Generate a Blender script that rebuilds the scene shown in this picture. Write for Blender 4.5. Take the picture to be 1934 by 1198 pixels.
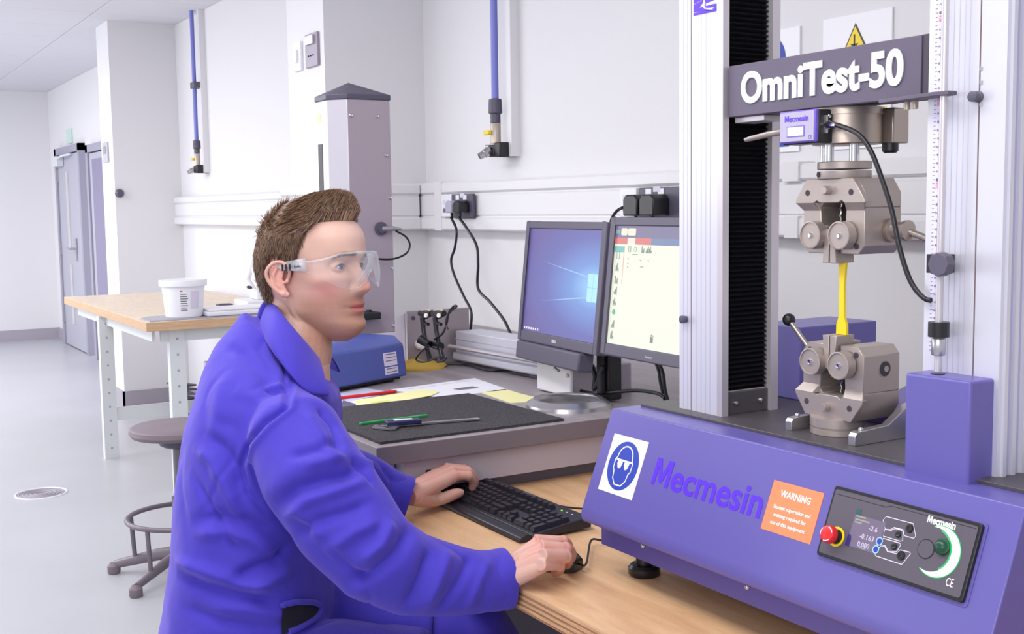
import bpy, bmesh, math, random
import numpy as np
from mathutils import Vector, Matrix, noise
from mathutils.bvhtree import BVHTree
PI=math.pi
random.seed(7)
for o in list(bpy.data.objects): bpy.data.objects.remove(o)
C=bpy.context.scene.collection
S=bpy.context.scene
# ---------------------------------------------------------------- camera, world, lights, exposure
H=1.37; FPX=2182.12
yaw,pit,rol=[math.radians(a) for a in (31.0669,5.4619,-0.8351)]
fw=Vector((-math.cos(yaw)*math.cos(pit),math.sin(yaw)*math.cos(pit),-math.sin(pit)))
rt=Vector((math.sin(yaw),math.cos(yaw),0)); up=rt.cross(fw)
rt,up=rt*math.cos(rol)+up*math.sin(rol), up*math.cos(rol)-rt*math.sin(rol)
O=Vector((0,0,H))
cd=bpy.data.cameras.new('camera'); cam=bpy.data.objects.new('camera',cd); C.objects.link(cam)
cd.sensor_width=36; cd.lens=36*FPX/1934; cd.clip_start=.05; cd.clip_end=60
M=Matrix((rt,up,-fw)).transposed().to_4x4(); M.translation=O; cam.matrix_world=M
S.camera=cam
S.view_settings.view_transform='Standard'; S.view_settings.look='None'; S.view_settings.gamma=1
S.view_settings.use_curve_mapping=False
S.view_settings.exposure=0.29
W=bpy.data.worlds.new('world'); S.world=W; W.use_nodes=True
W.node_tree.nodes['Background'].inputs[0].default_value=(.90,.91,.97,1)
W.node_tree.nodes['Background'].inputs[1].default_value=.66
def area(name,loc,rot,sx,sy,e,col=(1,.98,.98)):
    l=bpy.data.lights.new(name,'AREA'); l.shape='RECTANGLE'; l.size=sx; l.size_y=sy; l.energy=e; l.color=col
    o=bpy.data.objects.new(name,l); C.objects.link(o); o.location=loc; o.rotation_euler=rot; return o
area('ceiling_panel_light',(-1.2,0.2,2.6),(0,0,0),2.2,.6,31)
area('ceiling_panel_light',(-3.9,.2,2.6),(0,0,0),2.2,.6,31)
area('ceiling_panel_light',(-7.0,-.6,2.6),(0,0,0),2.4,1.2,52)
area('ceiling_panel_light',(-10.6,-.6,2.6),(0,0,0),2.4,1.2,92)
area('added_soft_light',(-9,-3.6,1.5),(math.radians(90),0,0),7,1.8,120,(.95,.96,1))  # added lamp on the open side to brighten the far room
area('added_soft_light',(.9,-2.2,2.3),(math.radians(62),0,math.radians(28)),2.2,1.3,50,(1,.97,.96))  # added front key lamp, out of view, aimed at the desk area
# ---------------------------------------------------------------- helpers: photo point -> world
def ray(x,y): return fw+rt*((x-967)/FPX)-up*((y-599)/FPX)
def AZ(x,y,z): d=ray(x,y); return O+d*((z-H)/d.z)
def AY(x,y,Y): d=ray(x,y); return O+d*(Y/d.y)
def AX(x,y,X): d=ray(x,y); return O+d*(X/d.x)
def AD(x,y,D): return O+ray(x,y)*D
# ---------------------------------------------------------------- materials
def lin(c): return tuple((v/255/12.92 if v/255<=.04045 else ((v/255+.055)/1.055)**2.4) for v in c)+(1,)
def mat(name,c,rough=.5,metal=0,bump=0,bscale=60,var=0,vscale=6,emit=0,spec=None,trans=0,stretch=None,coat=0,alpha=1):
    m=bpy.data.materials.new(name); m.use_nodes=True; nt=m.node_tree; b=nt.nodes['Principled BSDF']
    b.inputs['Base Color'].default_value=lin(c); b.inputs['Roughness'].default_value=rough; b.inputs['Metallic'].default_value=metal
    if spec is not None: b.inputs['Specular IOR Level'].default_value=spec
    if coat: b.inputs['Coat Weight'].default_value=coat
    if trans: b.inputs['Transmission Weight'].default_value=trans
    if alpha<1: b.inputs['Alpha'].default_value=alpha
    if emit: b.inputs['Emission Color'].default_value=lin(c); b.inputs['Emission Strength'].default_value=emit
    if bump or var:
        tc=nt.nodes.new('ShaderNodeTexCoord'); mp=nt.nodes.new('ShaderNodeMapping'); nt.links.new(tc.outputs['Object'],mp.inputs[0])
        if stretch: mp.inputs['Scale'].default_value=stretch
    if bump:
        n=nt.nodes.new('ShaderNodeTexNoise'); n.inputs['Scale'].default_value=bscale; n.inputs['Detail'].default_value=4
        bp=nt.nodes.new('ShaderNodeBump'); bp.inputs['Strength'].default_value=bump; bp.inputs['Distance'].default_value=.002
        nt.links.new(mp.outputs[0],n.inputs[0]); nt.links.new(n.outputs[0],bp.inputs['Height']); nt.links.new(bp.outputs[0],b.inputs['Normal'])
    if var:
        n=nt.nodes.new('ShaderNodeTexNoise'); n.inputs['Scale'].default_value=vscale; n.inputs['Detail'].default_value=6
        r=nt.nodes.new('ShaderNodeValToRGB'); r.color_ramp.elements[0].position=.3; r.color_ramp.elements[1].position=.7
        r.color_ramp.elements[0].color=lin(tuple(max(0,v*(1-var)) for v in c)); r.color_ramp.elements[1].color=lin(tuple(min(255,v*(1+var)) for v in c))
        nt.links.new(mp.outputs[0],n.inputs[0]); nt.links.new(n.outputs[0],r.inputs[0]); nt.links.new(r.outputs[0],b.inputs['Base Color'])
    return m
MT=dict(
 wall=mat('wall_paint',(225,224,227),.85,bump=.15,bscale=180),
 ceil=mat('ceiling_tile_white',(218,217,223),.9,bump=.3,bscale=120),
 floor=mat('floor_vinyl',(182,184,190),.32,var=.015,vscale=2),
 base=mat('skirting_grey',(166,160,172),.6),
 trunk=mat('trunking_plastic',(224,223,226),.4),
 white=mat('white_plastic',(232,232,238),.4),
 doorg=mat('door_grey',(176,176,190),.5),
 doord=mat('door_frame_grey',(158,156,174),.5),
 glassd=mat('door_glass',(196,195,196),.25),
 beech=mat('beech_laminate',(222,205,184),.5,var=.04,vscale=5,stretch=(2,14,2)),
 beeche=mat('beech_edge',(200,165,130),.55,var=.08,vscale=6,stretch=(2,2,60)),
 palem=mat('pale_painted_steel',(214,219,222),.5),
 dkhole=mat('hole_dark',(60,56,66),.8),
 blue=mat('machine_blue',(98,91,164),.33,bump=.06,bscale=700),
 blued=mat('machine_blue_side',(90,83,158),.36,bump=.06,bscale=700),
 blues=mat('old_blue_paint',(76,88,160),.4),
 plate=mat('deck_plate_dark',(74,70,76),.45),
 alu=mat('anodised_aluminium',(212,212,224),.42,.35),
 alus=mat('aluminium_edge',(204,199,206),.38,.5),
 flute=mat('aluminium_flute',(200,200,216),.42,.35),
 steel=mat('brushed_steel',(176,164,156),.34,.85,bump=.05,bscale=300),
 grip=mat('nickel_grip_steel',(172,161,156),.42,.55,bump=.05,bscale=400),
 gripd=mat('grip_shadow_steel',(70,62,60),.5,.6),
 chrome=mat('chrome',(220,220,225),.15,1),
 silver=mat('satin_silver',(190,188,192),.3,.9),
 black=mat('black_plastic',(24,23,28),.35),
 blackm=mat('black_bellows',(14,14,20),.45),
 rubber=mat('black_rubber',(28,27,32),.6),
 char=mat('charcoal_casing',(84,80,98),.45),
 banner=mat('banner_paint',(92,84,104),.5,bump=.08,bscale=500),
 bannere=mat('banner_edge',(66,60,74),.5),
 logo=mat('white_reflective_lettering',(244,247,250),.3,.0,emit=.0),
 bench=mat('bench_top_grey',(150,141,146),.42,var=.06,vscale=5,stretch=(1,6,1)),
 benche=mat('bench_edge_grey',(120,111,118),.5),
 benchf=mat('bench_frame_grey',(178,168,176),.5),
 felt=mat('black_felt',(58,55,60),.95,bump=1,bscale=500,var=.35,vscale=260),
 yellow=mat('yellow_plastic',(238,208,24),.4),
 red=mat('red_plastic',(216,36,44),.35),
 green=mat('green_plastic',(30,150,74),.4),
 paper=mat('paper_white',(226,226,234),.8),
 papery=mat('paper_yellow',(236,232,172),.8),
 ink=mat('ink_grey',(110,106,116),.8),
 cloth=mat('yellow_cloth',(190,156,66),.9,bump=.6,bscale=120),
 pipe=mat('blue_air_pipe',(120,126,205),.4),
 brass=mat('nickel_valve',(196,184,172),.4,.4),
 orange=mat('orange_sticker',(240,136,92),.6),
 sblue=mat('sign_blue',(36,62,168),.5),
 purple=mat('purple_print',(88,44,214),.35),
 wprint=mat('white_print',(240,240,244),.5),
 lilac=mat('lilac_print',(112,90,196),.4),
 stool=mat('stool_polyurethane',(124,112,120),.5),
 stoolm=mat('stool_frame_grey',(118,110,118),.4,.2),
 lbl=mat('label_paper',(214,206,226),.6),
)
def emis(name,c,s):
    m=bpy.data.materials.new(name); m.use_nodes=True; b=m.node_tree.nodes['Principled BSDF']
    b.inputs['Base Color'].default_value=(0.01,0.01,0.01,1); b.inputs['Emission Color'].default_value=lin(c); b.inputs['Emission Strength'].default_value=s; b.inputs['Roughness'].default_value=.3
    return m
# ---------------------------------------------------------------- mesh builder
class MB:
    def __init__(s): s.v=[]; s.f=[]; s.m=[]; s.sm=[]; s.mats=[]; s.T=None
    def mi(s,m):
        if m not in s.mats: s.mats.append(m)
        return s.mats.index(m)
    def add(s,vs,fs,m,smooth=False):
        n=len(s.v)
        for v in vs:
            v=Vector(v)
            s.v.append(s.T@v if s.T is not None else v)
        k=s.mi(m)
        for f in fs: s.f.append([i+n for i in f]); s.m.append(k); s.sm.append(smooth)
        return s
    def box(s,a,b,m,top=None):
        x0,y0,z0=a; x1,y1,z1=b
        vs=[(x0,y0,z0),(x1,y0,z0),(x1,y1,z0),(x0,y1,z0),(x0,y0,z1),(x1,y0,z1),(x1,y1,z1),(x0,y1,z1)]
        s.add(vs,[(0,3,2,1)],m); n=len(s.v)-8; k=s.mi(m)
        for f in [(0,1,5,4),(1,2,6,5),(2,3,7,6),(3,0,4,7)]: s.f.append([i+n for i in f]); s.m.append(k); s.sm.append(False)
        s.f.append([i+n for i in (4,5,6,7)]); s.m.append(s.mi(top or m)); s.sm.append(False)
        return s
    def prism(s,pts,d,m,mend=None):   # pts: list of 3D points (planar polygon), d: extrusion vector
        n=len(pts); d=Vector(d); P=[Vector(p) for p in pts]
        s.add(P+[p+d for p in P],[tuple(range(n))[::-1]],mend or m); b=len(s.v)-2*n
        s.f.append([b+n+i for i in range(n)]); s.m.append(s.mi(mend or m)); s.sm.append(False)
        for i in range(n): s.f.append([b+i,b+(i+1)%n,b+n+(i+1)%n,b+n+i]); s.m.append(s.mi(m)); s.sm.append(False)
        return s
    def tube(s,pts,r,m,n=10,cap=True,closed=False):
        P=[Vector(p) for p in pts]; R=r if isinstance(r,(list,tuple)) else [r]*len(P)
        rings=[]; up_=None; L=len(P)
        for i,p in enumerate(P):
            if closed: t=(P[(i+1)%L]-P[i-1])
            else: t=(P[min(i+1,L-1)]-P[max(i-1,0)])
            if t.length<1e-9: t=Vector((0,0,1))
            t.normalize()
            if up_ is None: up_=t.orthogonal().normalized()
            else:
                up_=(up_-t*up_.dot(t))
                up_= up_.normalized() if up_.length>1e-6 else t.orthogonal().normalized()
            w=t.cross(up_)
            rr=R[i] if isinstance(R[i],(tuple,list)) else (R[i],R[i])
            rings.append([p+up_*math.cos(2*PI*k/n)*rr[0]+w*math.sin(2*PI*k/n)*rr[1] for k in range(n)])
        vs=[q for g in rings for q in g]; fs=[]
        for i in range(L if closed else L-1):
            j=(i+1)%L
            for k in range(n): fs.append((i*n+k,i*n+(k+1)%n,j*n+(k+1)%n,j*n+k))
        s.add(vs,fs,m,True)
        if cap and not closed:
            b=len(s.v)-len(vs)
            s.f.append([b+k for k in range(n)][::-1]); s.m.append(s.mi(m)); s.sm.append(False)
            s.f.append([b+(L-1)*n+k for k in range(n)]); s.m.append(s.mi(m)); s.sm.append(False)
        return s
    def cyl(s,a,b,r,m,n=24,r2=None): return s.tube([a,b],[r,r if r2 is None else r2],m,n)
    def lathe(s,c,axis,prof,m,n=28,smooth=True):  # prof: (radius, height) list; faces split at corners by flat shading off
        ax=Vector(axis).normalized(); u=ax.orthogonal().normalized(); w=ax.cross(u); c=Vector(c); vs=[]
        for r,h in prof:
            for k in range(n): vs.append(c+ax*h+u*(math.cos(2*PI*k/n)*r)+w*(math.sin(2*PI*k/n)*r))
        fs=[]
        for i in range(len(prof)-1):
            for k in range(n): fs.append((i*n+k,i*n+(k+1)%n,(i+1)*n+(k+1)%n,(i+1)*n+k))
        fs.append(tuple(range(n))[::-1]); fs.append(tuple((len(prof)-1)*n+k for k in range(n)))
        s.add(vs,fs,m,smooth); return s
    def sphere(s,c,r,m,n=16,sc=(1,1,1)):
        c=Vector(c); vs=[];fs=[]
        for i in range(n+1):
            a=PI*i/n
            for k in range(n*2): b=PI*k/n; vs.append(c+Vector((math.sin(a)*math.cos(b)*sc[0],math.sin(a)*math.sin(b)*sc[1],math.cos(a)*sc[2]))*r)
        for i in range(n):
            for k in range(2*n): fs.append((i*2*n+k,(i+1)*2*n+k,(i+1)*2*n+(k+1)%(2*n),i*2*n+(k+1)%(2*n)))
        s.add(vs,fs,m,True); return s
    def build(s,name,parent=None,bevel=0,weld=True,label=None,kind=None,cat=None,group=None,bseg=2):
        me=bpy.data.meshes.new(name); me.from_pydata([tuple(v) for v in s.v],[],s.f)
        for m in s.mats: me.materials.append(m)
        me.polygons.foreach_set('material_index',s.m); me.polygons.foreach_set('use_smooth',s.sm)
        bm=bmesh.new(); bm.from_mesh(me)
        if weld: bmesh.ops.remove_doubles(bm,verts=bm.verts,dist=1e-6)
        bmesh.ops.recalc_face_normals(bm,faces=bm.faces); bm.to_mesh(me); bm.free()
        for e in me.edges: pass
        o=bpy.data.objects.new(name,me); C.objects.link(o)
        try: me.set_sharp_from_angle(angle=math.radians(38))
        except Exception: pass
        if bevel:
            b=o.modifiers.new('bevel','BEVEL'); b.width=bevel; b.segments=bseg; b.limit_method='ANGLE'; b.angle_limit=math.radians(35); b.harden_normals=False
        if parent is not None: par(o,parent)
        props(o,label,cat,group,kind)
        return o
def props(o,label=None,cat=None,group=None,kind=None):
    if label: o['label']=label
    if cat: o['category']=cat
    if group: o['group']=group
    if kind: o['kind']=kind
def wmat(o):
    m=o.matrix_parent_inverse@o.matrix_basis if o.parent else o.matrix_basis
    return wmat(o.parent)@m if o.parent else m
def par(o,p):
    o.parent=p; o.matrix_parent_inverse=wmat(p).inverted()
def thing(name,loc,label,cat,group=None):
    o=bpy.data.objects.new(name,None); C.objects.link(o); o.location=loc; o.empty_display_size=.05
    o.matrix_basis=Matrix.Translation(Vector(loc)); props(o,label,cat,group); return o
def crv(pts,n=8):  # catmull-rom
    P=[Vector(p) for p in pts]; P=[P[0]*2-P[1]]+P+[P[-1]*2-P[-2]]; out=[]
    for i in range(1,len(P)-2):
        for k in range(n):
            t=k/n; a,b,c,d=P[i-1:i+3]
            out.append(.5*((2*b)+(c-a)*t+(2*a-5*b+4*c-d)*t*t+(3*b-a-3*c+d)*t**3))
    out.append(P[-2]); return out
def text(name,body,w,h,m,T,parent,thick=.0004,offset=0,align='C',label=None,spacing=1,res=3):
    # flat lettering scaled to w x h metres, centred on T
    hand_m=body=='Mecmesin'   # the built-in M fills badly when emboldened, so it is drawn by hand
    cu=bpy.data.curves.new(name,'FONT'); cu.body=body[1:] if hand_m else body; cu.size=1; cu.offset=offset; cu.extrude=.5; cu.resolution_u=res; cu.space_character=spacing; cu.align_x='CENTER'
    t=bpy.data.objects.new(name,cu); C.objects.link(t)
    bpy.context.view_layer.update()
    dg=bpy.context.evaluated_depsgraph_get(); me=bpy.data.meshes.new_from_object(t.evaluated_get(dg))
    bpy.data.objects.remove(t)
    if hand_m:
        xr=min(v.co.x for v in me.vertices); bm=bmesh.new(); bm.from_mesh(me); mw,mh,ms=.66,.71,.135; ox=xr-.07-mw
        P=[(0,0),(0,mh),(ms*1.3,mh),(mw/2,mh*.42),(mw-ms*1.3,mh),(mw,mh),(mw,0),(mw-ms,0),(mw-ms,mh*.70),(mw/2+ms*.4,mh*.12),(mw/2-ms*.4,mh*.12),(ms,mh*.70),(ms,0)]
        n_=len(P); lo=[bm.verts.new((ox+x,y,-.5)) for x,y in P]; hi=[bm.verts.new((ox+x,y,.5)) for x,y in P]
        bm.faces.new(hi[::-1]); bm.faces.new(lo)
        for i in range(n_): bm.faces.new((lo[i],hi[i],hi[(i+1)%n_],lo[(i+1)%n_]))
        bm.to_mesh(me); bm.free()
    xs=[v.co.x for v in me.vertices]; ys=[v.co.y for v in me.vertices]
    x0,x1,y0,y1=min(xs),max(xs),min(ys),max(ys)
    bm=bmesh.new(); bm.from_mesh(me)

    for v in bm.verts:
        v.co=Vector(((v.co.x-(x0+x1)/2)/(x1-x0)*w,(v.co.y-(y0+y1)/2)/(y1-y0)*h,(v.co.z+.5)*thick))
        v.co=T@v.co
    bm.to_mesh(me); bm.free()
    me.materials.clear(); me.materials.append(m); me.polygons.foreach_set('use_smooth',[False]*len(me.polygons))
    o=bpy.data.objects.new(name,me); C.objects.link(o)
    if parent is not None: par(o,parent)
    if label: o['label']=label
    return o
def frame(o,u,v):
    u=Vector(u).normalized(); v=Vector(v); n=u.cross(v).normalized(); v=n.cross(u)
    T=Matrix((u,v,n)).transposed().to_4x4(); T.translation=Vector(o); return T
def copytree(o,parent=None):
    c=o.copy(); C.objects.link(c)
    if parent is not None: c.parent=parent
    for ch in o.children: copytree(ch,c)
    return c
def screw(c,axis,r,p,name='screw',m=None):
    b=MB(); b.lathe(c,axis,[(r,0),(r,r*.5),(r*.75,r*.9),(r*.45,r*1.0),(r*.4,r*.6)],m or MT['chrome'],14); return b.build(name,p)
# ================================================================ ROOM
fl=MB().box((-13.4,-3.9,-.1),(1.6,2.26,0),MT['floor']).build('floor',kind='structure')
wf=MB().box((-13.5,-3.9,0),(-13.4,2.26,2.75),MT['wall']).build('wall_far',kind='structure')
wb=MB().box((-13.5,2.26,0),(1.6,2.36,2.75),MT['wall']).build('wall_back',kind='structure')
MB().box((-8.64,1.803,0),(-8.27,2.26,2.67),MT['wall']).build('wall_pier',kind='structure')
MB().box((-4.86,1.812,0),(-4.445,2.26,2.67),MT['wall']).build('wall_pier',kind='structure')
ce=MB().box((-13.4,-3.9,2.682),(1.6,2.26,2.75),MT['wall']).build('ceiling',kind='structure')
tb=MB().box((-.2975,-.2975,0),(.2975,.2975,.012),MT['ceil']).build('ceiling_tile',ce,bevel=.002)
first=True
for i in range(17):
    for j in range(10):
        x=-13.1+.6*i; y=1.96-.6*j
        if y<-3.7: continue
        t=tb if first else tb.copy()
        if not first: C.objects.link(t); t.parent=ce
        first=False; t.location=(x,y,2.67)
for nm,a,b in (('baseboard_far',(-13.4,-3.9,0),(-13.385,2.26,.12)),('baseboard_back',(-13.4,2.245,0),(-12.9,2.26,.12)),('baseboard_back',(-10.9,2.245,0),(-8.64,2.26,.12)),
  ('baseboard_pier',(-8.655,1.79,0),(-8.255,1.803,.12)),('baseboard_pier',(-8.27,1.79,0),(-8.255,2.26,.12)),('baseboard_back',(-8.255,2.245,0),(-4.88,2.26,.12)),('baseboard_pier',(-4.875,1.8,0),(-4.43,1.812,.12))):
    MB().box(a,b,MT['base']).build(nm,kind='structure')
# doors on the back wall, far end
def door(n,x0,x1,z1,full):
    fr=MB(); d=.05
    fr.box((x0,2.2,0),(x0+.09,2.262,z1),MT['doord']); fr.box((x1-.07,2.2,0),(x1,2.262,z1),MT['doord']); fr.box((x0,2.2,z1-.07),(x1,2.262,z1),MT['doord'])
    f=fr.build(n,kind='structure')
    MB().box((x0+.1,2.215,.01),(x1-.08,2.25,z1-.08),MT['doorg']).build('door_leaf',f,bevel=.003)
    return f
d1=door('door_1',-12.84,-11.55,2.03,True)
MB().box((-12.3,2.205,1.02),(-12.2,2.216,1.78),MT['glassd']).build('vision_panel',d1)
MB().box((-12.3,2.205,.25),(-12.2,2.216,.86),MT['glassd']).build('vision_panel',d1)
b=MB().box((-12.7,2.15,1.84),(-12.4,2.21,1.94),MT['palem']); b.tube([(-12.4,2.16,1.92),(-12.1,2.14,1.93),(-11.9,2.19,1.94)],.012,MT['palem'],6); b.build('door_closer',d1)
b=MB().box((-11.95,2.2,.9),(-11.9,2.212,1.12),MT['silver']); b.tube([(-11.92,2.2,1.02),(-11.92,2.15,1.02),(-12.08,2.15,1.02)],.011,MT['silver'],8); b.build('door_handle',d1)
for z in (.3,1.0,1.75): MB().box((-12.76,2.19,z-.06),(-12.72,2.216,z+.06),MT['silver']).build('hinge',d1)
d2=door('door_2',-11.25,-10.3,1.99,False)
MB().box((-11.0,2.205,.2),(-10.4,2.216,1.85),mat('dark_door_glass',(120,112,150),.2)).build('vision_panel',d2)
sg=MB().box((-12.36,2.245,2.06),(-12.1,2.26,2.2),mat('exit_sign_green',(196,222,214),.5)).build('exit_sign',label='small pale green rectangular exit sign on the wall above the far grey door',cat='sign')
# trunking along the back wall, three bands, wrapping the near pier
def trunking(name,pa,pb,nrm):
    a=Vector(pa); b_=Vector(pb); n=Vector(nrm); t=MB()
    for z0,z1,d in ((1.427,1.4715,.056),(1.335,1.4235,.05),(1.279,1.332,.058)):
        P=[a+Vector((0,0,z0)),a+Vector((0,0,z1)),a+Vector((0,0,z1))+n*(d-.008),a+Vector((0,0,z1-.008))+n*d,a+Vector((0,0,z0+.006))+n*d,a+Vector((0,0,z0))+n*(d-.006)]
        t.prism(P,b_-a,MT['trunk'])
    t.prism([a+Vector((0,0,1.3)),a+Vector((0,0,1.46)),a+Vector((0,0,1.46))+n*.045,a+Vector((0,0,1.3))+n*.045],b_-a,MT['trunk'])
    return t.build(name,kind='structure')
trunking('trim_1',(-4.445+.002,2.26,0),(1.4,2.26,0),(0,-1,0))
trunking('trim_2',(-4.445,1.812,0),(-4.445,2.2,0),(1,0,0))
trunking('trim_3',(-4.86,1.812,0),(-4.445+.058,1.812,0),(0,-1,0))
trunking('trim_4',(-8.27,2.26,0),(-4.86,2.26,0),(0,-1,0))
for nm,a,b_ in (('trim_5',(-4.26,2.199,1.276),(-4.2,2.26,1.476)),('trim_6',(-4.447,2.0,1.424),(-4.386,2.06,1.476)),('trim_7',(-2.26,2.199,1.424),(-2.2,2.26,1.476)),('trim_8',(-2.25,2.198,1.276),(-2.2,2.26,1.335))):
    MB().box(a,b_,MT['trunk']).build(nm,bevel=.002,kind='structure')
MB().box((-4.447,1.752,1.277),(-4.385,1.814,1.4735),MT['trunk']).build('trim_9',bevel=.002,kind='structure')
# wall plates and sockets
def plate(name,x0,x1,z0,z1,y,m,label,cat,depth=.012,parts=None):
    o=thing(name,((x0+x1)/2,y,z0),label,cat)
    MB().box((x0,y-depth,z0),(x1,y,z1),m).build('face_plate',o,bevel=.002)
    return o
sw=plate('wall_control_plate',-4.625,-4.49,1.955,2.09,1.812,mat('spur_grey',(150,142,156),.4,.3),'grey metal control plate high on the near pier beside a white plate','plate')
MB().box((-4.60,1.79,2.045),(-4.515,1.802,2.08),MT['silver']).build('clip',sw)
for i in range(3): MB().cyl((-4.585+i*.025,1.801,2.0),(-4.585+i*.025,1.796,2.0),.003,MT['dkhole'],8).build('indicator',sw)
pl2=plate('switch_plate',-4.765,-4.68,1.955,2.075,1.812,MT['white'],'blank white switch plate high on the near pier','plate')
MB().box((-4.74,1.79,1.99),(-4.705,1.801,2.04),MT['white']).build('rocker',pl2)
p3=plate('wall_control_plate',-8.56,-8.4,1.72,1.86,1.803,mat('far_plate',(186,184,194),.4),'small grey control plate on the far pier','plate')
MB().box((-8.52,1.785,1.78),(-8.44,1.792,1.83),MT['silver']).build('window',p3)
p4=thing('door_buzzer',(-8.27,1.83,1.37),'small dark round button on the corner of the far pier','button')
MB().lathe((-8.27,1.83,1.5),(1,0,0),[(.03,0),(.03,.02),(.02,.035)],MT['char'],16).build('push_button',p4)
for x0,x1,y in ((-4.179,-4.092,2.202),(-2.965,-2.88,2.202)):
    s=thing('white_data_socket',((x0+x1)/2,y,1.335),('white data outlet left of the black twin socket' if x0<-4 else 'white data outlet with a black lead above the monitors'),'socket')
    MB().box((x0,y-.012,1.333),(x1,y,1.422),MT['white']).build('face_plate',s,bevel=.002)
    for i in range(2):
        for k in range(2): MB().box((x0+.018+i*.03,y-.0135,1.35+k*.035),(x0+.036+i*.03,y-.0115,1.366+k*.035),MT['lbl'] if k else MT['ink']).build('port',s)
for x0,x1,n in ((-4.085,-3.915,0),(-2.865,-2.66,1)):
    s=thing('twin_socket',((x0+x1)/2,2.202,1.33),'black twin power socket on the wall trunking '+('left of the monitors with two plugs' if n==0 else 'half hidden behind the machine column'),'socket')
    MB().box((x0,2.188,1.328),(x1,2.202,1.422),MT['char']).build('face_plate',s,bevel=.003)
    for dx in (.055,.115): MB().box((x0+dx-.018,2.186,1.4),(x0+dx+.01,2.19,1.418),MT['white']).build('rocker',s)
    MB().box((x0+.075,2.1855,1.408),(x0+.11,2.19,1.425),MT['lbl']).build('asset_sticker',s)
def plug(name,x,z,r,label,m,l=.05,parts=True):
    p=thing(name,(x,2.188,z),label,'plug')
    b=MB(); b.prism([(x-r,2.187,z-r*.8),(x+r,2.187,z-r*.8),(x+r,2.187,z+r*.6),(x+r*.6,2.187,z+r),(x-r*.6,2.187,z+r),(x-r,2.187,z+r*.6)],(0,-l,0),m); b.build('plug_body',p,bevel=.005)
    MB().cyl((x,2.187-l*.6,z-r*.6),(x,2.187-l*.6,z-r*1.6),.006,MT['black'],10,.0045).build('strain_relief',p); return p
plug('mains_plug',-4.04,1.37,.026,'pale plug in the left half of the left twin socket',mat('plug_grey',(170,168,190),.4),.04)
plug('mains_plug',-3.965,1.37,.026,'black plug in the right half of the left twin socket',MT['black'],.045)
plug('mains_adaptor',-2.83,1.365,.036,'bulky black adaptor in the left half of the right socket',MT['black'],.06)
plug('mains_adaptor',-2.75,1.365,.036,'bulky black adaptor in the right half of the right socket',MT['black'],.06)
def cable(name,pts,r,label,m=None,n=8,grp=None,seg=8):
    o=MB().tube(crv(pts,seg),r,m or MT['black'],n).build(name,label=label,cat='cable',group=grp); return o
cable('power_cable',[(-4.04,2.16,1.33)]+[AY(x,y,2.15) for x,y in ((862,435),(859,468),(852,492),(858,520),(876,560),(890,590),(888,628))],.0055,'black power cable hanging from the left plug, ending at the rail')
cable('power_cable',[(-3.965,2.155,1.33)]+[AY(x,y,2.13) for x,y in ((882,432),(900,464),(903,500),(903,545),(925,570),(945,595),(955,610),(967,635),(980,648))],.0055,'black power cable running from the right plug to behind the left monitor')
cable('network_cable',[AY(1192,391,2.19),AY(1180,391,2.15),AY(1166,398,2.13),AY(1157,410,2.13),AY(1152,425,2.13)],.005,'short black lead curving from the white outlet down behind the right monitor')
# compressed-air drops
def airdrop(x,y,ztop,zend,label,clip=None):
    p=thing('air_pipe',(x,y,zend-.27),label,'pipe'); 
    MB().tube([(x,y,ztop),(x,y,zend)],.0135,MT['pipe'],16).build('pipe',p)
    MB().lathe((x,y,zend+.002),(0,0,-1),[(.016,-.003),(.024,.0),(.026,.05),(.019,.055),(.019,.085)],MT['char'],20).build('coupling',p)
    b=MB().lathe((x,y,zend-.085),(0,0,-1),[(.021,0),(.019,.005),(.019,.07),(.021,.075)],MT['brass'],20); b.build('valve_body',p)
    b=MB().box((x-.035,y-.035,zend-.128),(x+.005,y-.018,zend-.112),MT['yellow']); b.build('valve_handle',p,bevel=.004)
    b=MB().box((x-.022,y-.022,zend-.21),(x+.02,y+.06,zend-.165),MT['black']); b.box((x+.02,y-.02,zend-.212),(x+.06,y+.06,zend-.158),MT['black'])
    b.build('outlet_block',p,bevel=.004)
    MB().lathe((x-.005,y-.02,zend-.185),(-.25,-1,-.55),[(.014,0),(.017,.005),(.017,.028),(.013,.03),(.013,.05),(.009,.05),(.009,.035)],MT['silver'],16).build('quick_connector',p)
    for dz in (-.17,-.2): MB().cyl((x-.02,y-.01,zend+dz),(x-.042,y-.02,zend+dz),.007,MT['silver'],10).build('blanking_screw',p)
    MB().box((x+.045,y+.02,zend-.21),(x+.08,2.262,ztop),MT['trunk']).build('conduit',p)
    if clip:
        MB().box((x-.03,y-.02,clip-.02),(x+.06,y+.062,clip+.02),MT['char']).build('pipe_clip',p,bevel=.004)
    return p
airdrop(-7.64,2.2,2.67,1.83,'distant blue air pipe coming down the wall between the two piers',2.19)
airdrop(-3.75,2.2,2.67,1.765,'blue air pipe with yellow valve hanging down the wall above the monitors')
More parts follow.
